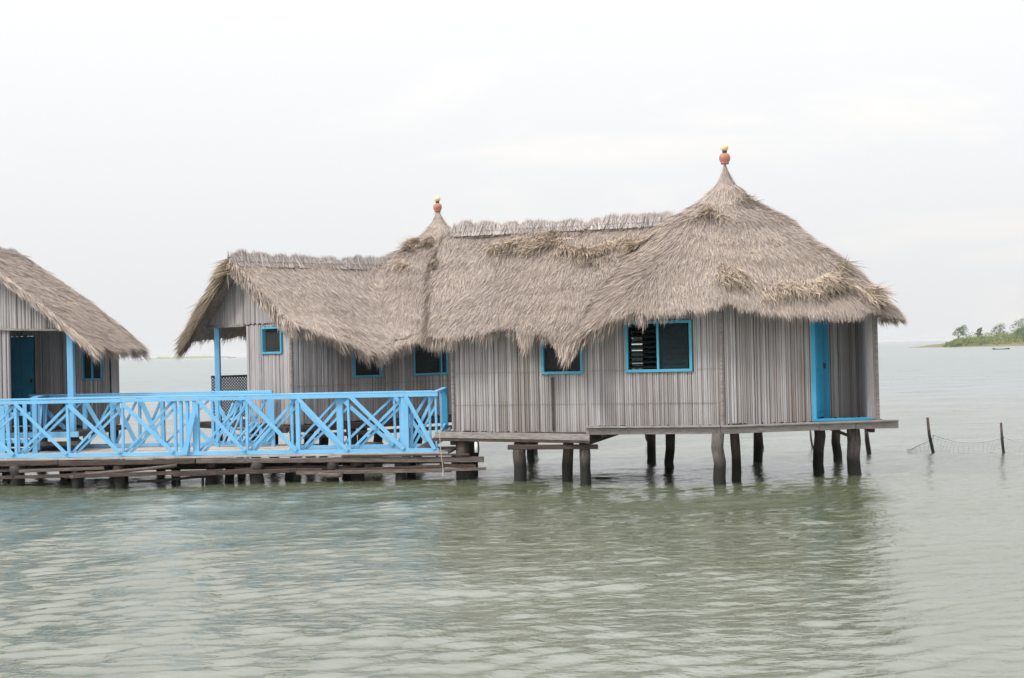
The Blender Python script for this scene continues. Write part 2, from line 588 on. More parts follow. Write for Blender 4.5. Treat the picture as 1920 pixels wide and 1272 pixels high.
def frame_on(parent, p, q, s0, s1, za, zb, mull=(), slats=0, t=0.055, open_panes=(), screen=False, deep=0.03):
    """a window in a wall: the thing's part is the frame, with mullions, louvre slats and a screen as sub-parts"""
    p, q = Vector(p[:2]), Vector(q[:2])
    e = (q - p).normalized()
    n = Vector((e.y, -e.x))
    def P(s, off, z):
        a = p + e * s + n * off
        return Vector((a.x, a.y, z))
    nn = Vector((n.x, n.y, 0))
    m = MB()
    d = 0.10
    o = 0.012
    for (a, b) in ((P(s0, o, za + t / 2), P(s1, o, za + t / 2)), (P(s0, o, zb - t / 2), P(s1, o, zb - t / 2))):
        m.bar(a, b, d, t)
    for s in (s0 + t / 2, s1 - t / 2):
        m.bar(P(s, o, za + t * 0.98), P(s, o, zb - t * 0.98), t, d - 0.004, up=nn)
    w = m.build("window", FRAME_BLUE, parent)
    edges = [s0 + t] + sorted(mull) + [s1 - t]
    for s in mull:
        MB().bar(P(s, o, za + t), P(s, o, zb - t), 0.045, d - 0.012, up=nn).build("mullion", FRAME_BLUE, w)
    for ip, (a, b) in enumerate(zip(edges[:-1], edges[1:])):
        if screen:
            MB().bar(P(a + 0.003, -0.03, (za + zb) / 2), P(b - 0.003, -0.03, (za + zb) / 2), 0.004, zb - za - 2 * t, up=(0, 0, 1)).build("screen", SCREEN, w)
        if slats:
            hgt = (zb - za - 2 * t) / slats
            first = None
            for i in range(slats):
                z = za + t + hgt * (i + 0.5)
                tilt = (Vector((0, 0, 1)) * 0.35 - nn * 0.94) if ip in open_panes else (Vector((0, 0, 1)) - nn * 0.10)
                MB().bar(P(a + 0.026, -0.004, z), P(b - 0.026, -0.004, z), 0.006, hgt * (0.98 if ip in open_panes else 1.02), up=tilt).build("louvre_slat", LOUVRE, w)
    return w

def panel_door(parent, A, B, z0, z1, name="door", m=None):
    m = m or DOOR_BLUE
    """a panelled door leaf between A and B (xy, left to right from outside), with raised panels as sub-parts"""
    A, B = Vector(A[:2]), Vector(B[:2])
    e = (B - A)
    Wd = e.length
    e = e / Wd
    n = Vector((e.y, -e.x))
    nn = Vector((n.x, n.y, 0))
    def P(s, off, z):
        a = A + e * s + n * off
        return Vector((a.x, a.y, z))
    h = z1 - z0
    d = MB().bar(P(0, 0, (z0 + z1) / 2), P(Wd, 0, (z0 + z1) / 2), 0.045, h).build(name, m, parent)
    cols = [(0.12, 0.47), (0.53, 0.88)]
    rows = [(0.06, 0.42), (0.47, 0.70), (0.75, 0.95)]
    for a, b in cols:
        for c, f in rows:
            zm = z0 + h * (c + f) / 2
            MB().bar(P(Wd * a, 0.030, zm), P(Wd * b, 0.030, zm), 0.02, h * (f - c), chamfer=0.008).build("door_panel", m, d)
    MB().bar(P(Wd * 0.93, 0.05, z0 + h * 0.48), P(Wd * 0.93, 0.05, z0 + h * 0.53), 0.03, 0.05, up=nn).build("handle", NECK, d)
    return d

def stilt(parent, x, y, r, ztop, m=STILT, lean=0.0, zbot=-1.3):
    pts, rads = [], []
    lx = random.uniform(-0.04, 0.04) + lean
    ly = random.uniform(-0.04, 0.04)
    N = 9
    for i in range(N):
        k = i / (N - 1)
        z = zbot + (ztop - zbot) * k
        pts.append((x + lx * (1 - k) + random.gauss(0, 0.016), y + ly * (1 - k) + random.gauss(0, 0.012), z))
        rads.append(r * (1.06 - 0.10 * k) * random.uniform(0.94, 1.06))
    return MB().log(pts, rads, 11, 0.09).build("stilt", m, parent, smooth=True)

# ------------------------------------------------------------------ thatched roofs
def smax(a, b, k):
    return 0.5 * (a + b + np.sqrt((a - b) ** 2 + k * k)) - k * 0.35

class Roof:
    """A thatch surface z(x, y) over a ridge line that may end in a cone; eave outline as a polyline. Rows run from ridge to eave."""
    def __init__(s, zfun, skeleton, outline, tongue=None, bumps=(), droop=0.55, ncol=260, bulge=None):
        s.bulge = bulge
        s.zfun, s.skel = zfun, [np.array(p[:2], float) for p in skeleton]
        s.bumps = bumps
        s.droop = droop
        O = np.array([p[:2] for p in outline], float)
        sk = np.array([s.proj(p) if len(q) < 4 else np.array(q[2:4]) for p, q in zip(O, outline)])
        seg = np.linalg.norm(np.diff(O, axis=0), axis=1)
        al = np.concatenate([[0], np.cumsum(seg)])
        s.length = al[-1]
        s.U = np.linspace(0, s.length, ncol)
        s.E = np.stack([np.interp(s.U, al, O[:, i]) for i in range(2)], -1)
        s.S = np.stack([np.interp(s.U, al, sk[:, i]) for i in range(2)], -1)
        dzp = np.array([q[4] - float(zfun(np.array([q[0]]), np.array([q[1]]))[0]) if len(q) > 4 else 0.0 for q in outline])
        s.dz = np.interp(s.U, al, dzp)
        s.tongue = tongue or (lambda u: 0 * u)
        jr = np.random.default_rng(int(s.length * 1000))
        s.jig = np.convolve(jr.normal(0, 1, ncol + 8), np.ones(9) / 9, 'valid') * 0.10
    def proj(s, p):
        a, b = s.skel[0], s.skel[-1]
        d = b - a
        t = np.clip(np.dot(p - a, d) / np.dot(d, d), 0, 1)
        return a + d * t
    def pos(s, U, k):
        E = np.stack([np.interp(U, s.U, s.E[:, i]) for i in range(2)], -1)
        S = np.stack([np.interp(U, s.U, s.S[:, i]) for i in range(2)], -1)
        kk = np.minimum(k, 1.0)[:, None]
        xy = S + (E - S) * kk
        if s.bulge:      # a gable end that swells sideways between ridge and eave
            bx_, by_, bw_ = s.bulge
            f = np.sin(np.pi * kk[:, 0] ** 0.6) * np.exp(-(U / bw_) ** 2)
            xy = xy + f[:, None] * np.array([[bx_, by_]])
        z = s.zfun(xy[:, 0], xy[:, 1]) + np.interp(U, s.U, s.dz) * kk[:, 0] ** 3
        # below the eave line: hang outward a little and mostly down
        ex = np.maximum(k - 1.0, 0)
        dirn = (E - S) / np.maximum(np.linalg.norm(E - S, axis=1, keepdims=True), 1e-6)
        xy = xy + dirn * (ex * s.droop)[:, None]
        z = z - ex * 1.0
        for (bx, by, rx, h) in s.bumps:
            z = z + h * np.exp(-(((xy[:, 0] - bx) ** 2 + (xy[:, 1] - by) ** 2) / (rx * rx)))
        return np.concatenate([xy, z[:, None]], 1)
    def kmax(s, U):
        return 1.0 + np.interp(U, s.U, s.jig) * 0.5 + s.tongue(U)
    def base(s, parent, thick=0.2, rows=26):
        ncol = len(s.U)
        kk = np.linspace(0, 1, rows) ** 1.4
        top = []
        for k in kk:
            top.append(s.pos(s.U, np.minimum(np.full(ncol, k), s.kmax(s.U) - 0.055)) - np.array([0, 0, 0.03]))
        top = np.array(top)
        # heavier, rounded lower edge
        bot = top - np.array([0, 0, thick])
        V = np.concatenate([top.reshape(-1, 3), bot.reshape(-1, 3)])
        idx = np.arange(rows * ncol).reshape(rows, ncol)
        off = rows * ncol
        q = [np.stack([idx[:-1, :-1], idx[1:, :-1], idx[1:, 1:], idx[:-1, 1:]], -1).reshape(-1, 4)]
        q.append(np.stack([idx[:-1, :-1], idx[:-1, 1:], idx[1:, 1:], idx[1:, :-1]], -1).reshape(-1, 4) + off)
        q.append(np.stack([idx[-1, :-1], idx[-1, :-1] + off, idx[-1, 1:] + off, idx[-1, 1:]], -1))
        for c, fl in ((0, 1), (ncol - 1, 0)):
            a = np.stack([idx[:-1, c], idx[:-1, c] + off, idx[1:, c] + off, idx[1:, c]], -1)
            q.append(a if fl else a[:, ::-1])
        return np_mesh("roof", V, np.concatenate(q), THATCH_BASE, parent, smooth=True)
    def frame_at(s, P, eps=0.02):
        """unit downhill direction and normal of the surface near points P"""
        gx = (s.zfun(P[:, 0] + eps, P[:, 1]) - s.zfun(P[:, 0] - eps, P[:, 1])) / (2 * eps)
        gy = (s.zfun(P[:, 0], P[:, 1] + eps) - s.zfun(P[:, 0], P[:, 1] - eps)) / (2 * eps)
        n = np.stack([-gx, -gy, np.ones_like(gx)], -1)
        n /= np.linalg.norm(n, axis=1, keepdims=True)
        d = np.stack([-gx, -gy, -(gx ** 2 + gy ** 2)], -1)
        d /= np.maximum(np.linalg.norm(d, axis=1, keepdims=True), 1e-6)
        return d, n

def strands(P, D, N, length, width, lift, name, m, parent, bend=None, twist=1.0):
    """one tapered straw per row: starts at P, runs along D, ends LIFT above the surface normal N"""
    n = len(P)
    side = np.cross(D, N)
    side /= np.maximum(np.linalg.norm(side, axis=1, keepdims=True), 1e-6)
    a = rng.normal(0, 0.5 * twist, n)[:, None]
    w = side * np.cos(a) + N * np.sin(a)
    L1 = length[:, None]
    W = width[:, None]
    mid = P + D * L1 * 0.5 + N * (lift[:, None] * 0.55)
    tip = P + D * L1 + N * lift[:, None]
    if bend is not None:
        tip = tip + bend
        mid = mid + bend * 0.3
    V = np.stack([P - w * W * 0.5, P + w * W * 0.5, mid - w * W * 0.45, mid + w * W * 0.45, tip], 1).reshape(-1, 3)
    b = (np.arange(n) * 5)[:, None]
    T = np.concatenate([b + np.array([[0, 1, 3]]), b + np.array([[0, 3, 2]]), b + np.array([[2, 3, 4]])])
    return np_mesh(name, V, T, m, parent, stuff=True)

def thatch(roof, root, base, n, front=None, ftop=0.0, density_back=0.12, lenr=(0.16, 0.38), fringe=9000, fringe_len=(0.14, 0.34), fscale=None):
    """cover the roof with straw; FRONT(P) tells which points face the viewer's side and get the full density"""
    m = int(n * 2.6)
    U = rng.random(m) * roof.length
    span = np.linalg.norm(np.stack([np.interp(U, roof.U, (roof.E - roof.S)[:, i]) for i in range(2)], -1), axis=1)
    fan = np.linalg.norm(np.gradient(roof.S, axis=0), axis=1)
    fan = np.interp(U, roof.U, fan / max(fan.max(), 1e-6))
    k = rng.random(m)
    k = np.where(rng.random(m) > fan, np.sqrt(k), k)
    k = k * (roof.kmax(U) + 0.0)
    P = roof.pos(U, k)
    keep = rng.random(m) < np.where(front(P), 1.0, density_back) * (span / span.max()) ** 0.5
    U, k, P = U[keep][:n], k[keep][:n], P[keep][:n]
    D, N = roof.frame_at(P)
    over = np.clip((k - 0.98) / 0.1, 0, 1)[:, None]
    down = np.array([[0, 0, -1.0]])
    D = D * (1 - 0.55 * over) + down * 0.55 * over
    g = rng.normal(0, 0.10, (len(P), 3))
    # combed in locks: neighbouring straws lean the same way
    lock = np.sin(P[:, 0] * 5.1 + P[:, 1] * 3.3) * 0.07 + np.sin(P[:, 0] * 2.3 - P[:, 2] * 4.7 + 1.0) * 0.09
    side = np.cross(D, N)
    D = D + g + side * lock[:, None]
    D /= np.linalg.norm(D, axis=1, keepdims=True)
    ln = rng.uniform(*lenr, len(P))
    wd = rng.uniform(0.0055, 0.0098, len(P))
    course = (np.sin(P[:, 2] * 16.0 + np.sin(P[:, 0] * 1.7) * 2.0 + np.sin(P[:, 0] * 5) * 0.7) > 0.55)
    lf = rng.uniform(0.0, 0.032, len(P)) + np.where(course, rng.uniform(0, 0.035, len(P)), 0)
    P = P - N * 0.035
    # trim straws that would reach far past the eave
    room = (roof.kmax(U) - k) * np.interp(U, roof.U, np.linalg.norm(roof.E - roof.S, axis=1)) + rng.uniform(0.08, 0.28, len(P))
    ln = np.minimum(ln, np.maximum(room, 0.15))
    strands(P, D, N, ln, wd, lf, "thatch", STRAW, base)
    # shaggy fringe along the eave
    U = rng.random(fringe) * roof.length
    km = roof.kmax(U)
    k = km - rng.random(fringe) ** 1.3 * 0.14
    P = roof.pos(U, k)
    keep = rng.random(fringe) < np.where(front(P), 1.0, 0.45)
    U, k, P = U[keep], k[keep], P[keep]
    D, N = roof.frame_at(P)
    clump = 0.55 + 0.45 * np.sin(U * 9.0 + np.sin(U * 3.1) * 2.2) * np.sin(U * 4.3 + 1.7)
    ln = rng.uniform(*fringe_len, len(P)) * (0.55 + 0.8 * clump) * (fscale(U) if fscale else 1.0)
    D = D * 0.62 + np.array([[0, 0, -0.55]]) + rng.normal(0, 0.13, (len(P), 3))
    D /= np.linalg.norm(D, axis=1, keepdims=True)
    P = P - N * rng.uniform(0.0, 0.17, len(P))[:, None]
    strands(P, D, N, ln, rng.uniform(0.009, 0.018, len(P)), rng.uniform(-0.03, 0.02, len(P)), "eave_fringe", STRAW, base)

def tufts(base, roof, spots, name="loose_tuft_and_shade", m=None):
    """loose ruffled wads of fresher straw, and dark strands painting shade below them: SPOTS = (x, y, radius along, radius down, count)"""
    for (x, y, ra, rd, cnt) in spots:
        c = np.array([[x, y, 0.0]])
        d0, n0 = roof.frame_at(c)
        s0 = np.cross(d0, n0)
        a = rng.normal(0, ra * 0.55, (cnt, 1))
        dn = rng.uniform(-1, 0.35, (cnt, 1)) * rd
        wav = np.sin(a * 6.0 + x) * 0.10
        P = c + s0 * a + d0 * (dn + wav)
        P[:, 2] = roof.zfun(P[:, 0], P[:, 1])
        D, N = roof.frame_at(P)
        hump = np.clip(1 - np.abs(a[:, 0]) / (ra * 1.7), 0.1, 1) * np.clip((dn[:, 0] / rd + 1.1), 0.1, 1.2)
        P = P + N * (hump * 0.085)[:, None] * rng.uniform(0.4, 1.0, cnt)[:, None]
        D = D + rng.normal(0, 0.30, (cnt, 3)) + N * rng.normal(0.10, 0.14, cnt)[:, None]
        D /= np.linalg.norm(D, axis=1, keepdims=True)
        strands(P, D, N, rng.uniform(0.16, 0.42, cnt), rng.uniform(0.008, 0.016, cnt), rng.uniform(-0.03, 0.08, cnt), name, m or STRAW_GOLD, base)

def ridge_cap(root, A, B, z, slopeF, slopeB, nF, parent, height=0.24, step=0.022):
    """a bound cap of upright reeds along the ridge from A to B (xy); nF points to the front slope"""
    A, B = np.array(A, float), np.array(B, float)
    Ln = np.linalg.norm(B - A)
    n = int(Ln * 1500)
    t = rng.random(n) * Ln
    e = (B - A) / Ln
    front = np.where(rng.random(n) < 0.65, 1.0, -1.0)
    o = rng.uniform(0.08, 0.30, n)
    sl = np.where(front > 0, slopeF, slopeB)
    P = np.stack([A[0] + e[0] * t + nF[0] * o * front, A[1] + e[1] * t + nF[1] * o * front, z - o * sl + 0.04], -1)
    bund = np.floor(t / 0.21 + 0.35 * np.sin(t * 3.7) + rng.normal(0, 0.16, n))
    h1 = np.abs(np.sin(bund * 12.9898) * 43758.5453) % 1.0
    hh = -0.02 + 0.09 * h1 + 0.03 * np.sin(t * 1.4 + 1.0) + 0.02 * np.sin(t * 3.9)
    tipz = z + 0.08 + hh - 0.10 * rng.random(n) ** 2
    tip = np.stack([A[0] + e[0] * t - nF[0] * front * 0.01, A[1] + e[1] * t - nF[1] * front * 0.01, tipz], -1)
    tip += rng.normal(0, 0.022, tip.shape)
    lean = ((np.sin(bund * 78.233) * 0.09) + rng.normal(0, 0.035, n))[:, None] * np.array([[e[0], e[1], 0]])
    tip = tip + lean
    D = tip - P
    ln = np.linalg.norm(D, axis=1)
    D /= ln[:, None]
    N = np.stack([nF[0] * front, nF[1] * front, np.full(n, 0.8)], -1)
    N /= np.linalg.norm(N, axis=1, keepdims=True)
    o_ = strands(P, D, N, ln, rng.uniform(0.008, 0.016, n), rng.uniform(0.0, 0.035, n), "ridge_cap", REED_CAP, parent, twist=0.8)
    # core under the reeds, and the stitched cord along its foot
    c = MB()
    p0, p1 = Vector((A[0], A[1], z)), Vector((B[0], B[1], z))
    nf = Vector((nF[0], nF[1], 0))
    vs = []
    for p in (p0 - Vector((0, 0, 0.03)), p1 - Vector((0, 0, 0.03))):
        vs += [p + nf * 0.24 + Vector((0, 0, -0.24 * slopeF)), p + nf * 0.04 + Vector((0, 0, 0.0)), p - nf * 0.04 + Vector((0, 0, 0.0)),
               p - nf * 0.24 + Vector((0, 0, -0.24 * slopeB))]
    c.add(vs, [(0, 1, 5, 4), (1, 2, 6, 5), (2, 3, 7, 6), (3, 0, 4, 7), (3, 2, 1, 0), (4, 5, 6, 7)])
    core = c.build("ridge_core", REED_CAP, parent)
    st = MB()
    x = 0.0
    while x < Ln - 0.05:
        a = p0 + (p1 - p0) * (x / Ln) + nf * 0.20 + Vector((0, 0, -0.20 * slopeF + 0.085))
        b = p0 + (p1 - p0) * ((x + 0.055) / Ln) + nf * 0.21 + Vector((0, 0, -0.21 * slopeF + 0.075))
        st.bar(a, b, 0.010, 0.010)
        x += 0.085
    st.build("stitching", TIE, parent, stuff=True)

def verge(roof, base, side, n, m=STRAW_OLD_SHADE, hang=0.25, out=(0, 0), deep=0.24):
    """ragged straw along a gable's sloping edge; side 0 or -1 picks the roof's end"""
    U = np.full(n, roof.U[side])
    k = rng.random(n) ** 0.9 * 1.02
    P = roof.pos(U, k)
    D, N = roof.frame_at(P)
    th = rng.uniform(-0.02, deep, n)
    P = P - np.array([[0, 0, 1.0]]) * th[:, None] + np.array([[out[0], out[1], 0]]) * rng.uniform(-0.02, 0.10, n)[:, None]
    D = D + np.array([[out[0], out[1], 0]]) * rng.uniform(0.0, 0.28, n)[:, None] + np.array([[0, 0, -0.25]]) + rng.normal(0, 0.14, (n, 3))
    D /= np.linalg.norm(D, axis=1, keepdims=True)
    N2 = np.tile(np.array([[out[0], out[1], 0.3]]), (n, 1))
    N2 /= np.linalg.norm(N2, axis=1, keepdims=True)
    strands(P, D, N2, rng.uniform(0.2, 0.2 + hang, n), rng.uniform(0.008, 0.017, n), rng.uniform(-0.02, 0.05, n), "verge_straw", m, base)

def finial(parent, x, y, z):
    """clay pot, dark neck and cream gourd on a cone's tip"""
    pot = MB().lathe((x, y, z), [(0.075, 0.0), (0.09, 0.015), (0.078, 0.03), (0.10, 0.06), (0.115, 0.11), (0.112, 0.16), (0.09, 0.20), (0.055, 0.225)], 22).build("finial", TERRACOTTA, parent, smooth=True)
    MB().lathe((x, y, z), [(0.05, 0.222), (0.045, 0.245), (0.055, 0.27)], 14).build("neck", NECK, pot, smooth=True)
    MB().lathe((x, y, z), [(0.03, 0.268), (0.065, 0.29), (0.082, 0.33), (0.075, 0.37), (0.045, 0.40), (0.012, 0.415)], 16).build("gourd", BULB, pot, smooth=True)

# ================================================================== MAIN HUT (front right)
A_ = np.array([0.956, -0.292])                # along its front wall, to the right
NF = np.array([-0.292, -0.956])               # outward from the front wall
P2 = np.array([3.95, 25.2])
P1 = P2 - A_ * 2.61
P0 = P2 - A_ * 5.39
P3 = np.array([5.65, 25.35])
P4 = np.array([6.16, 26.25])
P5 = np.array([6.93, 26.40])
P6a = np.array([6.79, 25.50])
P6 = np.array([6.97, 25.52])
CC = np.array([4.47, 27.45])                  # under the cone's tip
GRP_HUT = "thatched stilt huts over the lagoon"
hut = thing("thatched_hut", (3.0, 27.0, 0), "largest reed-walled hut with a thatched cone roof and open blue door, on tall stilts", "hut", GRP_HUT)

prof_r = [0.0, 0.05, 0.11, 0.19, 0.30, 0.50, 0.80, 1.25, 2.2, 2.9, 3.25, 6.0]
prof_z = [6.48, 6.32, 6.16, 6.01, 5.89, 5.68, 5.45, 5.18, 4.36, 3.62, 3.20, 0.0]
fine_r = np.linspace(0, 6, 601)
fine_z = np.interp(fine_r, prof_r, prof_z)
ker = np.ones(15) / 15
fz = np.convolve(np.pad(fine_z, 7, mode='edge'), ker, 'valid')
fz[:22] = fine_z[:22]
def cone_z(dx, dy, pw=4.5, sy=1.12):
    dy = dy * sy
    r2 = np.sqrt(dx * dx + dy * dy)
    rp = (np.abs(dx) ** pw + np.abs(dy) ** pw + 1e-9) ** (1 / pw)
    k = np.clip((r2 - 0.9) / 2.0, 0, 1)
    return np.interp(r2 * (1 - k) + rp * k, fine_r, fz)
RZ = 5.30
def main_z(x, y):
    rx, ry = x - CC[0], y - CC[1]
    d = -(rx * A_[0] + ry * A_[1])
    t = rx * NF[0] + ry * NF[1]
    at = np.sqrt(t * t + 0.02)
    g = RZ + 0.06 - np.where(t > 0, 0.80, 0.80) * at + 0.06 * np.sin(x * 1.9) * np.clip(at, 0, 1) - 2.2 * np.maximum(0, -d)
    c = cone_z(rx, ry)
    return smax(g, c, 0.14) + 0.025 * np.sin(x * 3.1 + y * 1.3) + 0.02 * np.sin(y * 4.7 - x * 2.2)
def mp(d, t):
    return CC - A_ * d + NF * t
RID0 = mp(5.95, 0)
def sk(p, z):
    p = np.array(p[:2])
    d = CC - RID0
    k = np.clip(np.dot(p - RID0, d) / np.dot(d, d), 0, 1)
    return (*p, *(RID0 + d * k), z)
out = [(*mp(5.52, 2.82), *RID0, 2.96)]
for d, z in ((5.0, 2.96), (4.0, 2.99), (3.0, 3.08), (2.0, 3.16), (1.2, 3.25)):
    out.append(sk(mp(d, 2.82), z))
out += [sk(p, z) for p, z in (((3.70, 24.52), 3.27), ((4.6, 24.52), 3.22), ((5.6, 24.60), 3.21), ((6.6, 24.72), 3.17), ((7.15, 24.95), 3.15), ((7.42, 25.55), 3.12),
                              ((7.52, 26.6), 3.15), ((7.5, 28.0), 3.15), ((7.3, 29.4), 3.15), ((6.6, 30.2), 3.15), ((5.6, 30.4), 3.15))]
for d in (1.0, 2.0, 3.5, 5.0):
    out.append(sk(mp(d, -2.7), 3.0))
out.append((*mp(5.62, -2.7), *RID0, 3.0))
ol = np.array([p[:2] for p in out])
oal = np.concatenate([[0], np.cumsum(np.linalg.norm(np.diff(ol, axis=0), axis=1))])
def u_at(x):            # arc length along the front eave at world x
    return float(np.interp(x, ol[:11, 0], oal[:11]))
def main_tongue(U):
    g = lambda c, w, h: h * np.exp(-((U - u_at(c)) / w) ** 2)
    return (g(0.30, 0.12, 0.22) + g(1.00, 0.24, 0.20) + g(1.12, 0.15, 0.17) - g(-0.25, 0.30, 0.03) + g(-1.2, 0.3, 0.04)
            - g(3.95, 0.28, 0.06))
lips = [(0.25, 25.0 + 2.0, 0.30, 0.04)]
roof_m = Roof(main_z, [RID0, CC], out, main_tongue, ncol=320, bulge=(-0.956 * 0.26, 0.292 * 0.26, 0.7))
vis = lambda P: (P[:, 1] < 27.6 - 0.292 * (P[:, 0] - 4.4) + 0.2) | ((P[:, 0] > 4.4) & (P[:, 1] < 27.9))
rb = roof_m.base(hut, 0.17, 34)
thatch(roof_m, hut, rb, 250000, vis, fringe=20000, fscale=lambda U: np.interp(U, [u_at(2.6), u_at(3.6)], [1.0, 0.62]))
verge(roof_m, rb, 0, 2600, STRAW, 0.14, (-0.95, 0.29), 0.18)
verge(roof_m, rb, -1, 700, STRAW_OLD_SHADE, 0.2, (-0.95, 0.29))
ridge_cap(hut, RID0, mp(1.1, 0), RZ - 0.02, 0.80, 0.80, NF, rb)
finial(hut, CC[0], CC[1], 6.33)

def roof_point(u, v, zf, y0, y1):
    """first point of surface zf that the view line through photo pixel (u, v) meets"""
    d = ray(u, v)
    for Y in np.linspace(y0, y1, 900):
        x = d.x / d.y * Y
        z = EYE + d.z / d.y * Y
        if z <= float(zf(np.array([x]), np.array([Y]))[0]):
            return x, Y
    return d.x / d.y * y1, y1
def spots(zf, y0, y1, lst):
    return [(*roof_point(u, v, zf, y0, y1), ra, rd, c) for (u, v, ra, rd, c) in lst]
tufts(rb, roof_m, spots(main_z, 24.0, 30.0, [
    (955, 460, 0.46, 0.20, 700), (1015, 462, 0.40, 0.30, 800), (1100, 470, 0.56, 0.22, 900), (1190, 460, 0.44, 0.18, 600),
    (1030, 440, 0.25, 0.25, 300), (1330, 405, 0.26, 0.22, 400), (1375, 525, 0.34, 0.30, 700), (1470, 548, 0.42, 0.24, 800),
    (1555, 532, 0.38, 0.24, 900), (1640, 552, 0.26, 0.30, 600), (1500, 415, 0.30, 0.2, 450),]))
tufts(rb, roof_m, spots(main_z, 24.0, 30.0, [(812, 500, 0.08, 0.18, 90), (1400, 380, 0.25, 0.2, 150), (1580, 500, 0.25, 0.15, 120), (960, 474, 0.34, 0.03, 70), (1100, 488, 0.40, 0.03, 80), (1555, 543, 0.30, 0.05, 160), (1375, 538, 0.25, 0.05, 120)]), m=STRAW_OLD_SHADE)  # dark straw, partly painting the shade under tuft lips and at the seam

# walls
EAVE_IN = lambda x, y: float(main_z(np.array([x]), np.array([y]))[0]) - 0.24
def roof_top(p, q, zf, drop=0.24):
    p, q = np.array(p), np.array(q)
    Ln = np.linalg.norm(q - p)
    return lambda s: float(zf(np.array([p[0] + (q[0] - p[0]) * s / Ln]), np.array([p[1] + (q[1] - p[1]) * s / Ln]))[0]) - drop
FZ = 1.10
wl = lambda u, v, A, B: float((hit_line(u, v, A, B) - Vector(A)).length)
zat = lambda u, v, A, B: float(px(u, v, hit_line(u, v, A, B).y).z)
# front wall, left part (lower floor) and right part
o1 = (wl(1016, 690, P0, P1), min(wl(1094, 690, P0, P1), 2.72), zat(1050, 702, P0, P1), 2.95)
wall(hut, P0, P1, lambda s: 1.0 - 0.02 * s, roof_top(P0, P1, main_z), [o1], ties=(2.16, 1.52))
frame_on(hut, P0, P1, *o1, screen=True)
o2 = (wl(1174, 690, P1, P2), wl(1299, 690, P1, P2), zat(1235, 698, P1, P2), 3.10)
wall(hut, P1, P2, 1.08, roof_top(P1, P2, main_z), [o2], ties=(2.16, 1.52))
frame_on(hut, P1, P2, *o2, mull=[wl(1234, 650, P1, P2)], slats=9, open_panes=(0,))
wall(hut, P2, P3, 1.10, roof_top(P2, P3, main_z), ties=())
wall(hut, P6a, P6, 1.12, roof_top(P6a, P6, main_z))
# recessed entrance: the door on its left cheek, reed wall behind
pd0, pd1 = P3 + (P4 - P3) * 0.10, P3 + (P4 - P3) * 0.80
wall(hut, P3, P4, 1.12, 3.45, [(0.09, 0.84, 1.13, 3.16)], mat=REED_PLAIN)
panel_door(hut, pd0, pd1, 1.16, 3.13)
dj = MB()
jd = Vector((P4[0] - P3[0], P4[1] - P3[1], 0)).normalized()
jn = Vector((jd.y, -jd.x, 0))
for s in (0.055, 0.90):
    b0 = Vector((P3[0], P3[1], 0)) + jd * s + jn * 0.05
    dj.bar(b0 + Vector((0, 0, 1.12)), b0 + Vector((0, 0, 3.22)), 0.075, 0.10, up=jn)
b0 = Vector((P3[0], P3[1], 0)) + jn * 0.05
dj.bar(b0 + jd * 0.02 + Vector((0, 0, 3.26)), b0 + jd * 0.94 + Vector((0, 0, 3.26)), 0.10, 0.07)
dj.build("door_frame", DOOR_BLUE, hut)
wall(hut, P4, P5, 1.12, 3.5, mat=REED)
wall(hut, P5, P6a, 1.12, 3.4, mat=REED_PLAIN)
MB().bar((P3[0] + 0.02, P3[1] + 0.0, 1.135), (P6a[0] + 0.02, P6a[1] - 0.0, 1.135), 0.13, 0.05).build("threshold", DOOR_BLUE, hut)
# hidden sides
P0r, P2r = P0 - NF * 4.58, P2 - NF * 4.58
Q = np.array([7.02, 29.35])
wall(hut, P6, Q, 1.12, roof_top(P6, Q, main_z))
wall(hut, Q, P2r, 1.12, roof_top(Q, P2r, main_z))
ow = (2.0, 2.45, 2.05, 3.2)
bw = np.linalg.norm(P0r - P2r)
xb = (ray(1195, 655).x / ray(1195, 655).y)
hb = hit_line(1195, 655, P2r, P0r)
sb = (hb - Vector(P2r)).length
wall(hut, P2r, P0r, 1.08, roof_top(P2r, P0r, main_z), [(sb - 0.13, sb + 0.13, 2.1, 3.1)])
gm, gnt, gb = material("dimming_glass")
gnt.nodes.remove(gb)
gt = node(gnt, "ShaderNodeBsdfTransparent", {"Color": (0.20, 0.22, 0.20, 1)})  # added tinted panes, dimming the daylight through the back opening
gnt.links.new(gt.outputs[0], gnt.nodes["Material Output"].inputs["Surface"])
be = (P0r - P2r) / np.linalg.norm(P0r - P2r)
for k in range(7):
    q0_, q1_ = P2r + be * (sb - 0.129), P2r + be * (sb + 0.129)
    MB().bar((q0_[0], q0_[1], 2.17 + 0.143 * k), (q1_[0], q1_[1], 2.17 + 0.143 * k), 0.006, 0.125).build("dimming_louvre", gm, hut)
wall(hut, P0r, P0, 1.0, roof_top(P0r, P0, main_z))
for c in (P0, P2, P6):           # corner poles
    MB().log([(c[0] + NF[0] * 0.03, c[1] + NF[1] * 0.03, 1.05), (c[0] + NF[0] * 0.03, c[1] + NF[1] * 0.03, EAVE_IN(*c))], [0.035, 0.033], 8).build("corner_pole", PALE_BEAM, hut)
wm = MB().bar((P1[0] + NF[0] * 0.02 - A_[0] * 0.71, P1[1] + NF[1] * 0.02 - A_[1] * 0.71, 1.02), (P1[0] + NF[0] * 0.02 - A_[0] * 0.71, P1[1] + NF[1] * 0.02 - A_[1] * 0.71, 2.05), 0.05, 0.06, up=(0, 1, 0)).build("dark_batten", BACKING, hut)

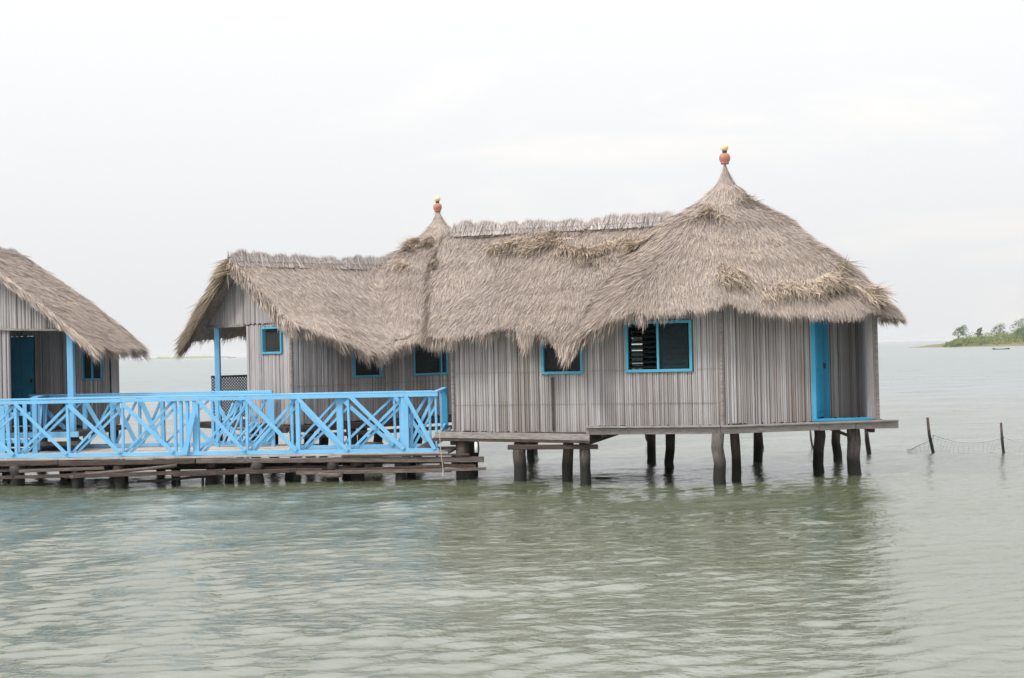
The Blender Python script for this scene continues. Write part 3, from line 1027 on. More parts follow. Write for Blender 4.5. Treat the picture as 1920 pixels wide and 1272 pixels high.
# floors: two platforms, edged with boards
def platform(root, poly, z1, th=0.10):
    MB().prism(poly, z1 - th, z1).build("floor_platform", BEAM, root)
fa, fb = P0 + NF * 0.30 - A_ * 0.28, P1 + NF * 0.30 + A_ * 0.10
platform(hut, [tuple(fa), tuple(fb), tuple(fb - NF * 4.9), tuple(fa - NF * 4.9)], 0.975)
fc, fd = P1 + NF * 0.28 + A_ * 0.03, P2 + NF * 0.28
fe, ff = np.array([5.7, 25.04]), np.array([7.12, 25.22])
platform(hut, [tuple(fc + A_ * 0.2 - NF * 0.02), tuple(fd - NF * 0.02), tuple(fe + (0, 0.02)), tuple(ff + (0, 0.02)), (7.35, 29.6), tuple(P2r - NF * 0.3), tuple(fc + A_ * 0.2 - NF * 4.9)], 1.09)
def board(root, a, b, za, zb, h, t=0.05, m=PALE_BEAM, nm="edge_board", jit=0.006):
    return MB().bar((a[0], a[1], za), (b[0], b[1], zb), t, h, jit=jit).build(nm, m, root)
board(hut, fa + NF * 0.05, fb + NF * 0.05, 0.955, 0.895, 0.125)
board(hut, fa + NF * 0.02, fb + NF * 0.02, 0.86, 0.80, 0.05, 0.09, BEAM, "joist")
board(hut, fc + NF * 0.04, fd + NF * 0.04 - A_ * 0.004, 1.00, 1.015, 0.12, 0.06)
board(hut, fd + NF * 0.04, fe - (0, 0.04), 1.015, 1.03, 0.13, 0.06)
mid = (fe + ff) / 2
board(hut, fe + (0.008, -0.04), mid + (0, -0.04), 1.03, 1.035, 0.13, 0.06)
board(hut, mid + (0.008, -0.04), ff + (0.12, -0.04), 1.035, 1.03, 0.13, 0.06)
board(hut, fc + NF * 0.10, fd + NF * 0.08, 1.085, 1.095, 0.03, 0.14, PALE_BEAM, "floor_board")
board(hut, fd + NF * 0.08 + A_ * 0.01, fe + (0, -0.08), 1.095, 1.11, 0.03, 0.14, PALE_BEAM, "floor_board")
board(hut, fe + (0.01, -0.08), ff + (0.10, -0.09), 1.11, 1.11, 0.03, 0.14, PALE_BEAM, "floor_board")
for k in (0.06, 0.5, 0.95):
    pa = fc + (ff - fc) * k
    board(hut, pa + (0, 0.25), pa + (0.6, 4.0), 0.93, 0.95, 0.12, 0.12, BEAM, "joist")
for k in (0.1, 0.6, 0.97):
    pa = fa + (fb - fa) * k
    board(hut, pa - NF * 0.1, pa - NF * 4.7, 0.80, 0.82, 0.12, 0.12, BEAM, "joist")
b = on_water(1098, 905)
board(hut, (b.x - 1.5, b.y - 0.08), (b.x + 0.25, b.y - 0.10), 0.73, 0.70, 0.09, 0.09, BEAM, "joist")
for (u, v, wpx, top, m, ln) in [(978, 905, 24, 0.84, STILT_DARK, 0), (1098, 905, 21, 0.80, STILT, 0), (1349, 909, 22, 0.97, STILT, 0.03), (1601, 897, 25, 0.98, STILT, 0.05),
                                (1066, 902, 21, 0.85, STILT_DARK, 0), (1257, 877, 19, 0.97, STILT_DARK, 0), (1380, 896, 18, 0.97, STILT_DARK, 0), (1536, 882, 21, 0.98, STILT_DARK, 0),
                                (868, 904, 25, 0.84, STILT_DARK, 0), (888, 894, 22, 0.84, STILT_DARK, 0), (1000, 850, 20, 0.9, STILT_DARK, 0)]:
    w = on_water(u, v)
    stilt(hut, w.x, w.y, wpx / F * w.y / 2, top, m, ln)
for x, y in ((7.1, 29.4), (5.4, 29.7), (0.4, 31.0), (3.1, 30.2)):
    stilt(hut, x, y, 0.1, 0.98, STILT_DARK)
bb = on_water(1601, 897)
MB().bar((bb.x - 0.45, bb.y + 0.1, 0.97), (bb.x + 0.02, bb.y + 0.1, 0.78), 0.06, 0.06).build("knee_brace", BEAM, hut)
pp = px(893, 838, 26.3)
MB().log([(pp.x, pp.y, 0.82), (pp.x, pp.y, 0.60)], [0.035, 0.035], 10, 0).build("drain_pipe", WHITE_PIPE, hut, smooth=True)

# ================================================================== MIDDLE HUT (behind the walkway)
a2 = np.array([0.766, 0.643])
b2 = np.array([-0.643, 0.766])
C0 = np.array([-4.93, 29.7])
M0 = C0 + b2 * 1.9
CN = M0 + a2 * 5.6
hut2 = thing("thatched_hut", (*(M0 + a2 * 2), 0), "middle thatched hut with an open porch corner and a small square window in its gable", "hut", GRP_HUT)
RZ2 = 4.93
def mid_z(x, y):
    rx, ry = x - M0[0], y - M0[1]
    d = rx * a2[0] + ry * a2[1]
    t = rx * b2[0] + ry * b2[1]           # left-back positive
    at = np.sqrt(t * t + 0.015)
    g = RZ2 + 0.08 - np.where(t > 0, 0.70, 0.93) * at + 0.05 * np.sin(d * 1.7) * np.clip(at, 0, 1) - 2.0 * np.maximum(0, d - 5.6)
    cx, cy = x - CN[0], y - CN[1]
    c = cone_z(cx * 0.88, cy * 0.88, 2.2, 1.08) - 0.04
    return smax(g, c, 0.12) + 0.025 * np.sin(x * 3.3 + y * 1.1) + 0.018 * np.sin(y * 4.1 - x * 2.7)
def m2(d, t):
    return M0 + a2 * d + b2 * t
RD2 = m2(-0.42, 0)
out2 = [(*m2(-0.34, 2.50), *RD2)]
for d in (0.5, 1.5, 2.5, 3.5):
    out2.append(tuple(m2(d, 2.62)))
for ang in (85, 60, 30, 0, -30, -60, -90):
    c_, s_ = math.cos(R(ang)), math.sin(R(ang))
    out2.append(tuple(CN + a2 * c_ * 2.9 + b2 * s_ * 2.9))
for d, t, z in ((4.4, -2.6, 2.98), (3.5, -2.6, 2.86), (2.5, -2.6, 2.84), (2.1, -2.6, 2.74), (1.7, -2.58, 2.63), (1.1, -2.5, 2.90), (0.6, -2.35, 3.14)):
    out2.append((*m2(d, t), *m2(d - 0.42 * max(0.0, 1.7 - d) / 1.7, 0), z))
out2.append((*m2(0.06, -1.98), *RD2, 3.34))
tot2 = sum(np.linalg.norm(np.array(out2[i + 1][:2]) - np.array(out2[i][:2])) for i in range(len(out2) - 1))
def mid_tongue(U):
    g = lambda c, w, h: h * np.exp(-(((tot2 - U) - c) / w) ** 2)
    return g(1.6, 0.16, 0.05) + g(2.05, 0.12, 0.06) - g(1.83, 0.08, 0.07) + g(3.6, 0.2, 0.06)
roof_2 = Roof(mid_z, [RD2, CN], out2, mid_tongue)
vis2 = lambda P: ((P[:, 0] - M0[0]) * b2[0] + (P[:, 1] - M0[1]) * b2[1] < 0.3) & (P[:, 0] < 0.8)
rb2 = roof_2.base(hut2, 0.20, 28)
thatch(roof_2, hut2, rb2, 120000, vis2, fringe=16000)
verge(roof_2, rb2, 0, 7000, STRAW_OLD_SHADE, 0.36, tuple(-a2), 0.36)
verge(roof_2, rb2, -1, 2200, STRAW, 0.16, tuple(-a2))
ridge_cap(hut2, RD2, m2(4.3, 0), RZ2 - 0.02, 0.93, 0.70, -b2, rb2)
finial(hut2, CN[0], CN[1], 6.25)
tufts(rb2, roof_2, spots(mid_z, 28.5, 36.0, [(745, 462, 0.22, 0.2, 500), (775, 457, 0.25, 0.2, 600), (805, 455, 0.15, 0.2, 300), (752, 497, 0.25, 0.2, 160)]))
tufts(rb2, roof_2, spots(mid_z, 28.5, 36.0, [(765, 468, 0.20, 0.08, 120), (800, 462, 0.15, 0.08, 100)]), m=STRAW_OLD_SHADE)  # dark straw painting the shadow line under the cone's lip
# walls of the middle hut
Wa, Wb = C0, C0 + a2 * 5.2
zg = lambda dd: None
PAN = 3.34
G1 = C0 + b2 * 1.98
G2 = C0 + b2 * 3.8
win = (wl(531, 640, G1, C0), wl(494, 640, G1, C0))
s_hi, s_lo = max(win), min(win)
ow2 = (s_lo, s_hi, zat(512, 664, G1, C0), zat(512, 613, G1, C0))
wall(hut2, G1, C0, 1.05, PAN - 0.02, [ow2], mat=REED_PLAIN, spacing=0.06)
frame_on(hut2, G1, C0, *ow2, screen=True, t=0.05)
wall(hut2, G2 - a2 * 0.03, C0 - a2 * 0.03, PAN, roof_top(G2 - a2 * 0.03, C0 - a2 * 0.03, mid_z, 0.2), mat=REED_PLAIN, spacing=0.055, name="gable_wall")
oa = (wl(661, 690, Wa, Wb), wl(715, 690, Wa, Wb), zat(688, 708, Wa, Wb), 2.85)
ob = (wl(773, 690, Wa, Wb), wl(838, 690, Wa, Wb), zat(800, 704, Wa, Wb), 2.95)
side_top = roof_top(Wa, Wb, mid_z, 0.0)
wall(hut2, Wa, Wb, 1.05, lambda q: side_top(q) - 0.12 - 0.48 * min(1.0, max(0.0, (q - 0.5) / 1.7)), [oa, ob], ties=(1.9,))
frame_on(hut2, Wa, Wb, *oa, screen=True)
frame_on(hut2, Wa, Wb, *ob, mull=[ob[1] - 0.2], slats=8)
wall(hut2, G1 + a2 * 2.0, G1, 1.05, PAN, mat=REED_PLAIN)                       # porch cheek
wall(hut2, G2 + a2 * 2.0, G1 + a2 * 2.0, 1.05, 3.3, mat=REED_PLAIN)            # porch back
wall(hut2, G2 + a2 * 5.2, G2 + a2 * 2.0, 1.05, roof_top(G2 + a2 * 5.2, G2 + a2 * 2.0, mid_z, 0.2), mat=REED_PLAIN)
wall(hut2, Wb, G2 + a2 * 5.2, 1.05, roof_top(Wb, G2 + a2 * 5.2, mid_z, 0.25), mat=REED_PLAIN)
MB().log([(C0[0], C0[1] - 0.02, 1.0), (C0[0], C0[1] - 0.02, 3.2)], [0.045, 0.04], 8).build("corner_pole", PALE_BEAM, hut2)
pb = C0 + b2 * 3.45
MB().bar((pb[0], pb[1], 1.03), (pb[0], pb[1], 3.36), 0.13, 0.13, up=(0, 1, 0), chamfer=0.012).build("porch_post", BLUE, hut2)
MB().bar((*(G2 - a2 * 0.06), 3.33), (*(G1 - a2 * 0.06), 3.33), 0.06, 0.07).build("lintel", PALE_BEAM, hut2)
# porch lattice
lat = MB()
LA, LB = G2, G2 + a2 * 1.9
ez = 2.10
Llen = 1.9
for i in range(-22, 40):
    s0 = i * 0.075
    for sg in (1, -1):
        pts = []
        x0, z0_ = s0, 1.1
        x1, z1_ = s0 + sg * (ez - 1.1), ez
        if sg < 0:
            x0, x1 = s0 + 0.0, s0 - (ez - 1.1)
        # clip to the panel
        t0, t1 = 0.0, 1.0
        dx = x1 - x0
        for lim, sgn in ((0.0, 1), (Llen, -1)):
            a, b = (x0 - lim) * sgn, (x1 - lim) * sgn
            if a < 0 and b < 0:
                t0 = 2
            elif a < 0:
                t0 = max(t0, a / (a - b))
            elif b < 0:
                t1 = min(t1, a / (a - b))
        if t0 < t1 - 0.02:
            f = lambda t: (*(LA + (LB - LA) * ((x0 + dx * t) / Llen)), z0_ + (z1_ - z0_) * t)
            lat.bar(f(t0), f(t1), 0.012, 0.024, up=(0, 0, 1))
lat.build("lattice_panel", LATTICE, hut2, stuff=True)
MB().bar((*LA, ez + 0.02), (*LB, ez + 0.02), 0.05, 0.05).build("lattice_rail", LATTICE, hut2)
fl2 = [C0 - a2 * 0.25 - b2 * 0.25, C0 + a2 * 5.4 - b2 * 0.25, C0 + a2 * 5.4 + b2 * 4.0, C0 - a2 * 0.25 + b2 * 4.0]
MB().prism([tuple(p) for p in fl2], 0.92, 1.03).build("floor_platform", BEAM, hut2)
board(hut2, fl2[0] - b2 * 0.04, fl2[1] - b2 * 0.04, 0.96, 0.96, 0.13, 0.06, BEAM)
board(hut2, fl2[3] - a2 * 0.04, fl2[0] - a2 * 0.04, 0.96, 0.96, 0.13, 0.06, BEAM)
board(hut2, fl2[0] - b2 * 0.1, fl2[1] - b2 * 0.1, 0.80, 0.78, 0.09, 0.09, BEAM, "joist")
for d in (0.1, 1.6, 3.1, 4.8):
    for t in (0.05, 1.9, 3.7):
        q = C0 + a2 * d + b2 * t
        stilt(hut2, q[0], q[1], 0.12, 0.92, STILT_DARK)

# ================================================================== LEFT HUT (cut by the frame)
a3 = np.array([0.1, 0.995])
b3 = np.array([-0.995, 0.1])
Q0 = np.array([-9.68, 29.5])
M3 = Q0 + b3 * 2.5
hut3 = thing("thatched_hut", (*(M3 + a3), 0), "thatched hut at the left edge with a blue panel door in its shaded porch", "hut", GRP_HUT)
RZ3 = 5.24
def left_z(x, y):
    rx, ry = x - M3[0], y - M3[1]
    d = rx * a3[0] + ry * a3[1]
    t = rx * b3[0] + ry * b3[1]
    at = np.sqrt(t * t + 0.02)
    return RZ3 + 0.08 - 0.72 * at - 0.012 * at * at + 0.03 * np.sin(d * 2.1 + at) + 0.02 * np.sin(y * 3 + x * 2)
def m3(d, t):
    return M3 + a3 * d + b3 * t
S3a, S3b = m3(-0.45, 0), m3(2.5, 0)
out3 = [(*m3(-0.40, -3.10), *S3a, 2.88)]
for k in range(1, 8):
    d = -0.45 + 2.95 * k / 8
    out3.append((*m3(d, -3.12), *m3(d, 0), 2.88))
out3.append((*m3(2.5, -3.02), *S3b, 2.95))
roofR = Roof(left_z, [S3a, S3b], out3, None, ncol=90)
out3b = [(*m3(2.55, 3.1), *S3b), (*m3(-0.45, 3.1), *S3a)]
roofL = Roof(left_z, [S3a, S3b], out3b, None, ncol=60)
al = lambda P: P[:, 0] < 1e9
rb3 = roofR.base(hut3, 0.15, 20)
rb3b = roofL.base(hut3, 0.22, 20)
thatch(roofR, hut3, rb3, 40000, al, fringe=3200)
thatch(roofL, hut3, rb3b, 5000, al, fringe=800)
verge(roofR, rb3, 0, 2600, STRAW, 0.10, tuple(-a3), 0.14)
verge(roofR, rb3, -1, 1200, STRAW, 0.2, tuple(a3))
verge(roofL, rb3b, -1, 1200, STRAW, 0.2, tuple(-a3))
ridge_cap(hut3, S3a, S3b, RZ3 - 0.02, 0.72, 0.72, -b3, rb3)
H3 = Q0 + b3 * 5.0
P3b = 3.31
wall(hut3, H3 - a3 * 0.03, Q0 - a3 * 0.03, lambda s: 3.45 - 0.16 * s / 5.0, roof_top(H3 - a3 * 0.03, Q0 - a3 * 0.03, left_z, 0.2), mat=REED_PLAIN, spacing=0.06, name="gable_wall")
F3 = Q0 + b3 * 1.52
wall(hut3, H3, F3, 1.05, 3.38, mat=REED_PLAIN, spacing=0.06)
B3a, B3b = H3 + a3 * 2.0, Q0 + a3 * 2.0
dA, dB = wl(20, 690, B3a, B3b), wl(64, 690, B3a, B3b)
wA, wB = wl(155, 690, B3a, B3b), wl(193, 690, B3a, B3b)
o3 = (wA, wB, zat(174, 713, B3a, B3b), zat(174, 642, B3a, B3b))
wall(hut3, B3a, B3b, 1.05, roof_top(B3a, B3b, left_z, 0.2), [(dA, dB, 1.05, 3.2), o3], mat=REED_PLAIN, spacing=0.055)
frame_on(hut3, B3a, B3b, *o3, mull=[(wA + wB) / 2], slats=7, t=0.04)
e3 = (B3b - B3a) / np.linalg.norm(B3b - B3a)
wall(hut3, F3, B3a + e3 * (dA - 0.03), 1.05, 3.36, mat=REED_PLAIN)
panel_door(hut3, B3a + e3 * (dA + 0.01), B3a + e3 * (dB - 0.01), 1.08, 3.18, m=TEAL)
wall(hut3, B3b, B3b + a3 * 0.45, 1.05, roof_top(B3b, B3b + a3 * 0.45, left_z, 0.2), mat=REED_PLAIN)
wall(hut3, B3b + a3 * 0.45, B3a + a3 * 0.45, 1.05, 3.2, mat=REED_PLAIN)
wall(hut3, B3a + a3 * 0.45, H3, 1.05, 3.2, mat=REED_PLAIN)
MB().bar((*(Q0 - a3 * 0.02 + b3 * 0.08), 1.03), (*(Q0 - a3 * 0.02 + b3 * 0.08), 3.29), 0.14, 0.14, up=(0, 1, 0), chamfer=0.012).build("porch_post", BLUE, hut3)
MB().bar((*(H3 - a3 * 0.06), 3.43), (*(Q0 - a3 * 0.06), 3.27), 0.05, 0.05).build("lintel", PALE_BEAM, hut3)
fl3 = [H3 - a3 * 0.2 + b3 * 0.2, Q0 - a3 * 0.2 - b3 * 0.15, Q0 + a3 * 2.6 - b3 * 0.15, H3 + a3 * 2.6 + b3 * 0.2]
MB().prism([tuple(p) for p in fl3], 0.92, 1.03).build("floor_platform", BEAM, hut3)
board(hut3, fl3[0] - a3 * 0.04, fl3[1] - a3 * 0.04, 0.97, 0.97, 0.12, 0.05, BLUE)
board(hut3, fl3[0] - a3 * 0.02, fl3[1] - a3 * 0.02, 0.78, 0.78, 0.10, 0.08, BEAM, "joist")
for d in (0.0, 2.3):
    for t in (0.1, 1.9, 3.7):
        q = Q0 + a3 * d + b3 * t
        stilt(hut3, q[0], q[1], 0.12, 0.92, STILT_DARK)

# ================================================================== WALKWAY
FA = np.array(px(0, 860, 27.6)[:2])
FB = np.array(px(835, 850, 26.5)[:2])
fe_ = (FB - FA) / np.linalg.norm(FB - FA)
fn = np.array([-fe_[1], fe_[0]])          # away from the viewer
if fn[1] < 0:
    fn = -fn
DZ = 0.60
def fr(u, off=0.0):
    """point of the walkway's front edge line (moved off metres back) seen in photo column u"""
    return np.array(hit_line(u, 800, FA + fn * off, FB + fn * off))
jetty = thing("walkway", (*fr(420), 0), "weathered plank walkway on dark posts joining the huts, under the blue railings", "walkway")
s_l = -2.2
Lf = float(np.linalg.norm(FB - FA))
def dk(s, off, z):
    p = FA + fe_ * s + fn * off
    return (p[0], p[1], z)
s_mid = float(np.dot(fr(520) - FA, fe_))
row = 0.0
i = 0
while row < 3.15:
    wdt = random.uniform(0.16, 0.23)
    hi = Lf + 0.05 if row < 1.55 else s_mid
    s = s_l
    while s < hi - 0.1:
        ln = random.uniform(2.0, 3.2)
        e = min(s + ln, hi)
        if hi - e < 0.6:
            e = hi
        dz = random.uniform(-0.008, 0.008)
        MB().bar(dk(s + 0.004, row + wdt / 2, DZ - 0.02 + dz), dk(e - 0.004, row + wdt / 2, DZ - 0.02 + dz + random.uniform(-.004, .004)), wdt - 0.014, 0.04).build("plank", PLANK, jetty)
        s = e
    row += wdt
# fascia beams and the untidy stringers under them
def stringer(u0, z0, u1, z1, off, r, m=BEAM, round_=True, nm="stringer"):
    a, b = fr(u0, off), fr(u1, off)
    pts, rads = [], []
    n = max(4, int(abs(u1 - u0) / 60))
    for i in range(n + 1):
        k = i / n
        p = a + (b - a) * k
        pts.append((p[0], p[1] + random.gauss(0, 0.012), z0 + (z1 - z0) * k + random.gauss(0, 0.012)))
        rads.append(r * random.uniform(0.88, 1.1))
    if r > 0.045 and off < 0.5:
        mb = MB()
        k = 0
        while k < n:
            k2 = min(n, k + random.randint(2, 4))
            e = Vector(pts[k2]) - Vector(pts[k])
            mb.bar(Vector(pts[k]) - e * 0.03, Vector(pts[k2]) + e * 0.04, 0.05 + random.uniform(-.01, .015), r * random.uniform(1.1, 1.6), jit=0.02)
            k = k2
        return mb.build(nm, m, jetty)
    return MB().log(pts, rads, 8, 0.12).build(nm, m, jetty, smooth=True)
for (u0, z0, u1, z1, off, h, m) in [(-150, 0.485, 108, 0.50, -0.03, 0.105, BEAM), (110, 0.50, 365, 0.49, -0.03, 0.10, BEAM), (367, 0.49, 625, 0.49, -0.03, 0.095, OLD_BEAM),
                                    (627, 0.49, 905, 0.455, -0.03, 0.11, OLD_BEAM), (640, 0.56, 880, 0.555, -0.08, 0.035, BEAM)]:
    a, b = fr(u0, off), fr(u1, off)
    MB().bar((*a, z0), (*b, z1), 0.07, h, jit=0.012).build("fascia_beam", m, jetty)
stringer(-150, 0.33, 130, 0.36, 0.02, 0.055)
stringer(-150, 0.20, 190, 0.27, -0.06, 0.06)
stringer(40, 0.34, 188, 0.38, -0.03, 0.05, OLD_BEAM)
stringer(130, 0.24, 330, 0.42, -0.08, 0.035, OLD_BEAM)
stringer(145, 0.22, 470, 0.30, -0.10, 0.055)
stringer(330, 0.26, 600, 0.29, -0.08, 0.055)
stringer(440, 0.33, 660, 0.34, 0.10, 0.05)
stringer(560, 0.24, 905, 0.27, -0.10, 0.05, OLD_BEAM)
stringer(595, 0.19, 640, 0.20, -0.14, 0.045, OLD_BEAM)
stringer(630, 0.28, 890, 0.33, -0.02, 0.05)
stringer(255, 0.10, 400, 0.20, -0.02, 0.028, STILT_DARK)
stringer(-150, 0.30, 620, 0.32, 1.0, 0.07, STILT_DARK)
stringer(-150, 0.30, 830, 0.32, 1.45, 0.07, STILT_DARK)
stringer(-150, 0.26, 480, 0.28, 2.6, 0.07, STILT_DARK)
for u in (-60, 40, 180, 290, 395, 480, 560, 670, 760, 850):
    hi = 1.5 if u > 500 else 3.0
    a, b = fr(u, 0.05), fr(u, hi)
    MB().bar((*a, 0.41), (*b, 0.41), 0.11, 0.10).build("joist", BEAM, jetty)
for (u, v, wpx, off) in [(143, 913, 22, 0), (222, 911, 24, 0), (395, 905, 22, 0.4), (480, 911, 27, 0), (622, 911, 23, 0), (668, 906, 28, 0.2), (746, 906, 20, 0.0),
                         (30, 913, 26, 0), (-70, 915, 26, 0), (875, 905, 26, 0.1), (690, 830, 40, 0)]:
    if u == 690:
        q = fr(700, 3.0)
        stilt(jetty, q[0], q[1], 0.2, 0.62, STILT_DARK)
        continue
    q = fr(u, 0.06 + off)
    stilt(jetty, q[0], q[1], wpx / F * q[1] / 2, 0.46, STILT_DARK if wpx < 26 else STILT)
for u in (20, 120, 230, 330, 430, 540, 650, 770):
    q = fr(u, 1.4)
    stilt(jetty, q[0], q[1], 0.10, 0.40, STILT_DARK)
for u in (10, 150, 300, 450):
    q = fr(u, 2.8)
    stilt(jetty, q[0], q[1], 0.10, 0.40, STILT_DARK)
# two short props in the water
for u in (331, 378):
    q = fr(u, 0.05)
    MB().log([(q[0], q[1], -0.6), (q[0], q[1], 0.24)], [0.03, 0.028], 7).build("prop", STILT_DARK, jetty)

# ramp of grey boards up to the main hut's lower floor
ramp_t = thing("ramp", (*fr(815, 0.8), DZ), "short grey board ramp from the walkway up to the largest hut", "ramp")
ra, rbp = fr(786, 0.75), fr(842, 0.95)
for k in range(4):
    o = np.array([0.0, 0.22 * k])
    MB().bar((*(ra + o), DZ + 0.03), (*(rbp + o), 0.99), 0.20, 0.035).build("board", PALE_BEAM, ramp_t)
MB().bar((ra[0], ra[1] - 0.12, DZ + 0.0), (rbp[0], rbp[1] - 0.12, 0.93), 0.04, 0.16).build("stringer", PALE_BEAM, ramp_t)

# ================================================================== BLUE RAILINGS
GRP_RAIL = "blue wooden railings along the walkway"
def railing(label, line, posts, z0, ztop, post_w, brace=True, wide=0.075, thin=0.05, double=False, skip=(), bottom=True, top_ext=(0.05, 0.05)):
    """posts: list of (xy, width); X braces between neighbouring posts"""
    c = posts[len(posts) // 2][0]
    t = thing("railing", (c[0], c[1], z0), label, "railing", GRP_RAIL)
    p_first, p_last = posts[0][0], posts[-1][0]
    e = (p_last - p_first) / np.linalg.norm(p_last - p_first)
    n = np.array([e[1], -e[0]])
    if n[1] > 0:
        n = -n
    up = Vector((n[0], n[1], 0))
    for (p, w) in posts:
        jx = random.gauss(0, 0.012)
        MB().bar((p[0], p[1], z0 - 0.10), (p[0] + jx * e[0], p[1], ztop - 0.05), w, min(w, 0.09), up=up, chamfer=0.006).build("post", BLUE, t)
    # top rail in lengths that meet over posts
    k = 0
    while k < len(posts) - 1:
        k2 = min(k + 3, len(posts) - 1)
        a = posts[k][0] - e * (top_ext[0] if k == 0 else -0.002)
        b = posts[k2][0] + e * (top_ext[1] if k2 == len(posts) - 1 else -0.002)
        MB().bar((*a, ztop - 0.018 + random.uniform(-.006, .006)), (*b, ztop - 0.018 + random.uniform(-.006, .006)), 0.13, 0.036).build("top_rail", BLUE, t)
        MB().bar((*(a + n * 0.052), ztop - 0.078), (*(b + n * 0.052), ztop - 0.078), 0.022, 0.07).build("rail_board", BLUE, t)
        if bottom:
            MB().bar((*(a + n * 0.05), z0 + 0.045), (*(b + n * 0.05), z0 + 0.045), 0.025, 0.08).build("bottom_rail", BLUE, t)
        k = k2
    if brace:
        for i in range(len(posts) - 1):
            if i in skip:
                continue
            a, b = posts[i][0], posts[i + 1][0]
            j = lambda: random.uniform(-0.05, 0.05)
            zt, zb = ztop - 0.10, z0 + 0.07
            ia, ib = a + e * 0.03, b - e * 0.03
            MB().bar((*(ia + n * 0.075), zt + j()), (*(ib + n * 0.075), zb + j() * 0.3), 0.025, wide * random.uniform(0.85, 1.15), jit=0.008).build("brace", BLUE, t)
            MB().bar((*(ia - n * 0.062), zb + j() * 0.3), (*(ib - n * 0.062), zt + j()), 0.03, thin * random.uniform(0.85, 1.2)).build("brace", BLUE, t)
            if double:
                MB().bar((*(ia + e * 0.09 - n * 0.095), zb + j() * 0.3), (*(ib + e * 0.03 - n * 0.095), zt - 0.14 + j()), 0.03, thin).build("brace", BLUE, t)
    return t, e, n
fp = [(-75, .06), (30, .06), (129, .06), (230, .05), (329, .06), (368, .13), (463, .06), (559, .085), (656, .05), (760, .15), (818, .045)]
rt, re_, rn = railing("long blue railing with crossed braces along the walkway's front edge", None, [(fr(u, 0.12), w) for u, w in fp], DZ, 1.83, 0.06, skip=(4,), double=True)
q0, q1 = fr(345, 0.0), fr(363, 0.0)
MB().bar((*q0, DZ + 0.04), (*q1, 1.48), 0.11, 0.03, up=(rn[0], rn[1], 0)).build("loose_board", BLUE, rt, label="slanting loose blue board nailed over the posts")
for du in (340, 352):
    q = fr(du, 0.12)
    MB().bar((*q, DZ), (*q, 1.76), 0.07, 0.07, up=(rn[0], rn[1], 0)).build("post", BLUE, rt)
for du, ww in ((752, 0.05), (772, 0.05), (638, 0.13)):
    q = fr(du, 0.20)
    MB().bar((*q, DZ), (*q, 1.76), ww, 0.07, up=(rn[0], rn[1], 0)).build("post", BLUE, rt)
# back railing of the narrow stretch
bp = [(548, .06), (637, .10), (741, .05), (806, .05)]
railing("short blue railing on the narrow walkway's far edge, before the middle hut", None, [(fr(u, 1.4), w) for u, w in bp], DZ, 1.80, 0.06, wide=0.08)
# rear railing of the wide stretch
bq = [(62, .12), (160, .10), (212, .10), (262, .06), (306, .09), (400, .06), (452, .06), (506, .09)]
railing("blue railing along the wide deck's far edge, between the left hut and the middle hut", None, [(fr(u, 2.95), w) for u, w in bq], DZ, 1.83, 0.06, wide=0.09)
# cross railing at the left hut
cl = [(fr(66, 1.4), .13), (fr(75, 2.1), .06), (fr(85, 2.8), .10)]
cr, ce, cn_ = railing("blue end railing running back beside the left hut's steps", None, cl, DZ, 1.83, 0.06, brace=True)
# picket screen in front of the left hut
pk = thing("picket_screen", (*fr(30, 1.6), DZ), "low blue picket screen in front of the left hut, at the frame's left edge", "fence", GRP_RAIL)
for u in (-60, -38, -16, 4, 17, 33, 48):
    q = fr(u, 1.6)
    MB().bar((*q, DZ), (q[0] + random.uniform(-.05, .05), q[1], 1.68 + random.uniform(-.06, .05)), random.uniform(0.07, 0.13), 0.03, up=(0, 1, 0)).build("picket", BLUE, pk)
for z in (0.85, 1.45):
    MB().bar((*fr(-62, 1.64), z), (*fr(58, 1.64), z), 0.03, 0.08).build("rail", BLUE, pk)
# slatted panel by the middle hut's porch steps
sp = thing("slatted_gate", (*fr(465, 2.5), DZ), "blue panel of closely spaced slanting slats before the middle hut's porch", "gate", GRP_RAIL)
ga, gb = fr(408, 2.45), fr(512, 2.35)
for w_ in (ga, gb):
    MB().bar((*w_, DZ), (*w_, 1.75), 0.08, 0.07, up=(0, 1, 0)).build("stile", BLUE, sp)
MB().bar((*ga, 0.70), (*gb, 0.70), 0.04, 0.07).build("rail", BLUE, sp)
MB().bar((*ga, 1.80), (*gb, 1.80), 0.06, 0.06).build("rail", BLUE, sp)
for k in range(9):
    t0 = k / 9.0
    p = ga + (gb - ga) * t0
    q = ga + (gb - ga) * min(1.0, t0 + 0.30)
    zt = 0.72 + (min(1.0, t0 + 0.30) - t0) / 0.30 * (0.85 if k < 3 else 0.42)
    MB().bar((p[0], p[1] - 0.05, 0.72), (q[0], q[1] - 0.05, zt), 0.05, 0.04).build("slat", BLUE, sp)
# steps up to the middle hut's porch
st = thing("steps", (*fr(445, 2.9), DZ), "plank steps from the deck up to the middle hut's porch", "steps")
s_a, s_b = fr(418, 3.2), fr(500, 3.2)
for k in range(3):
    o = np.array([0.0, 0.24 * k])
    MB().bar((*(s_a + o), DZ + 0.06 + 0.14 * k), (*(s_b + o), DZ + 0.06 + 0.14 * k), 0.24, 0.04).build("tread", PLANK, st)
for w_ in (s_a, s_b):
    MB().bar((w_[0], w_[1] - 0.1, DZ - 0.02), (w_[0], w_[1] + 0.6, DZ + 0.30), 0.05, 0.14).build("stringer", BEAM, st)
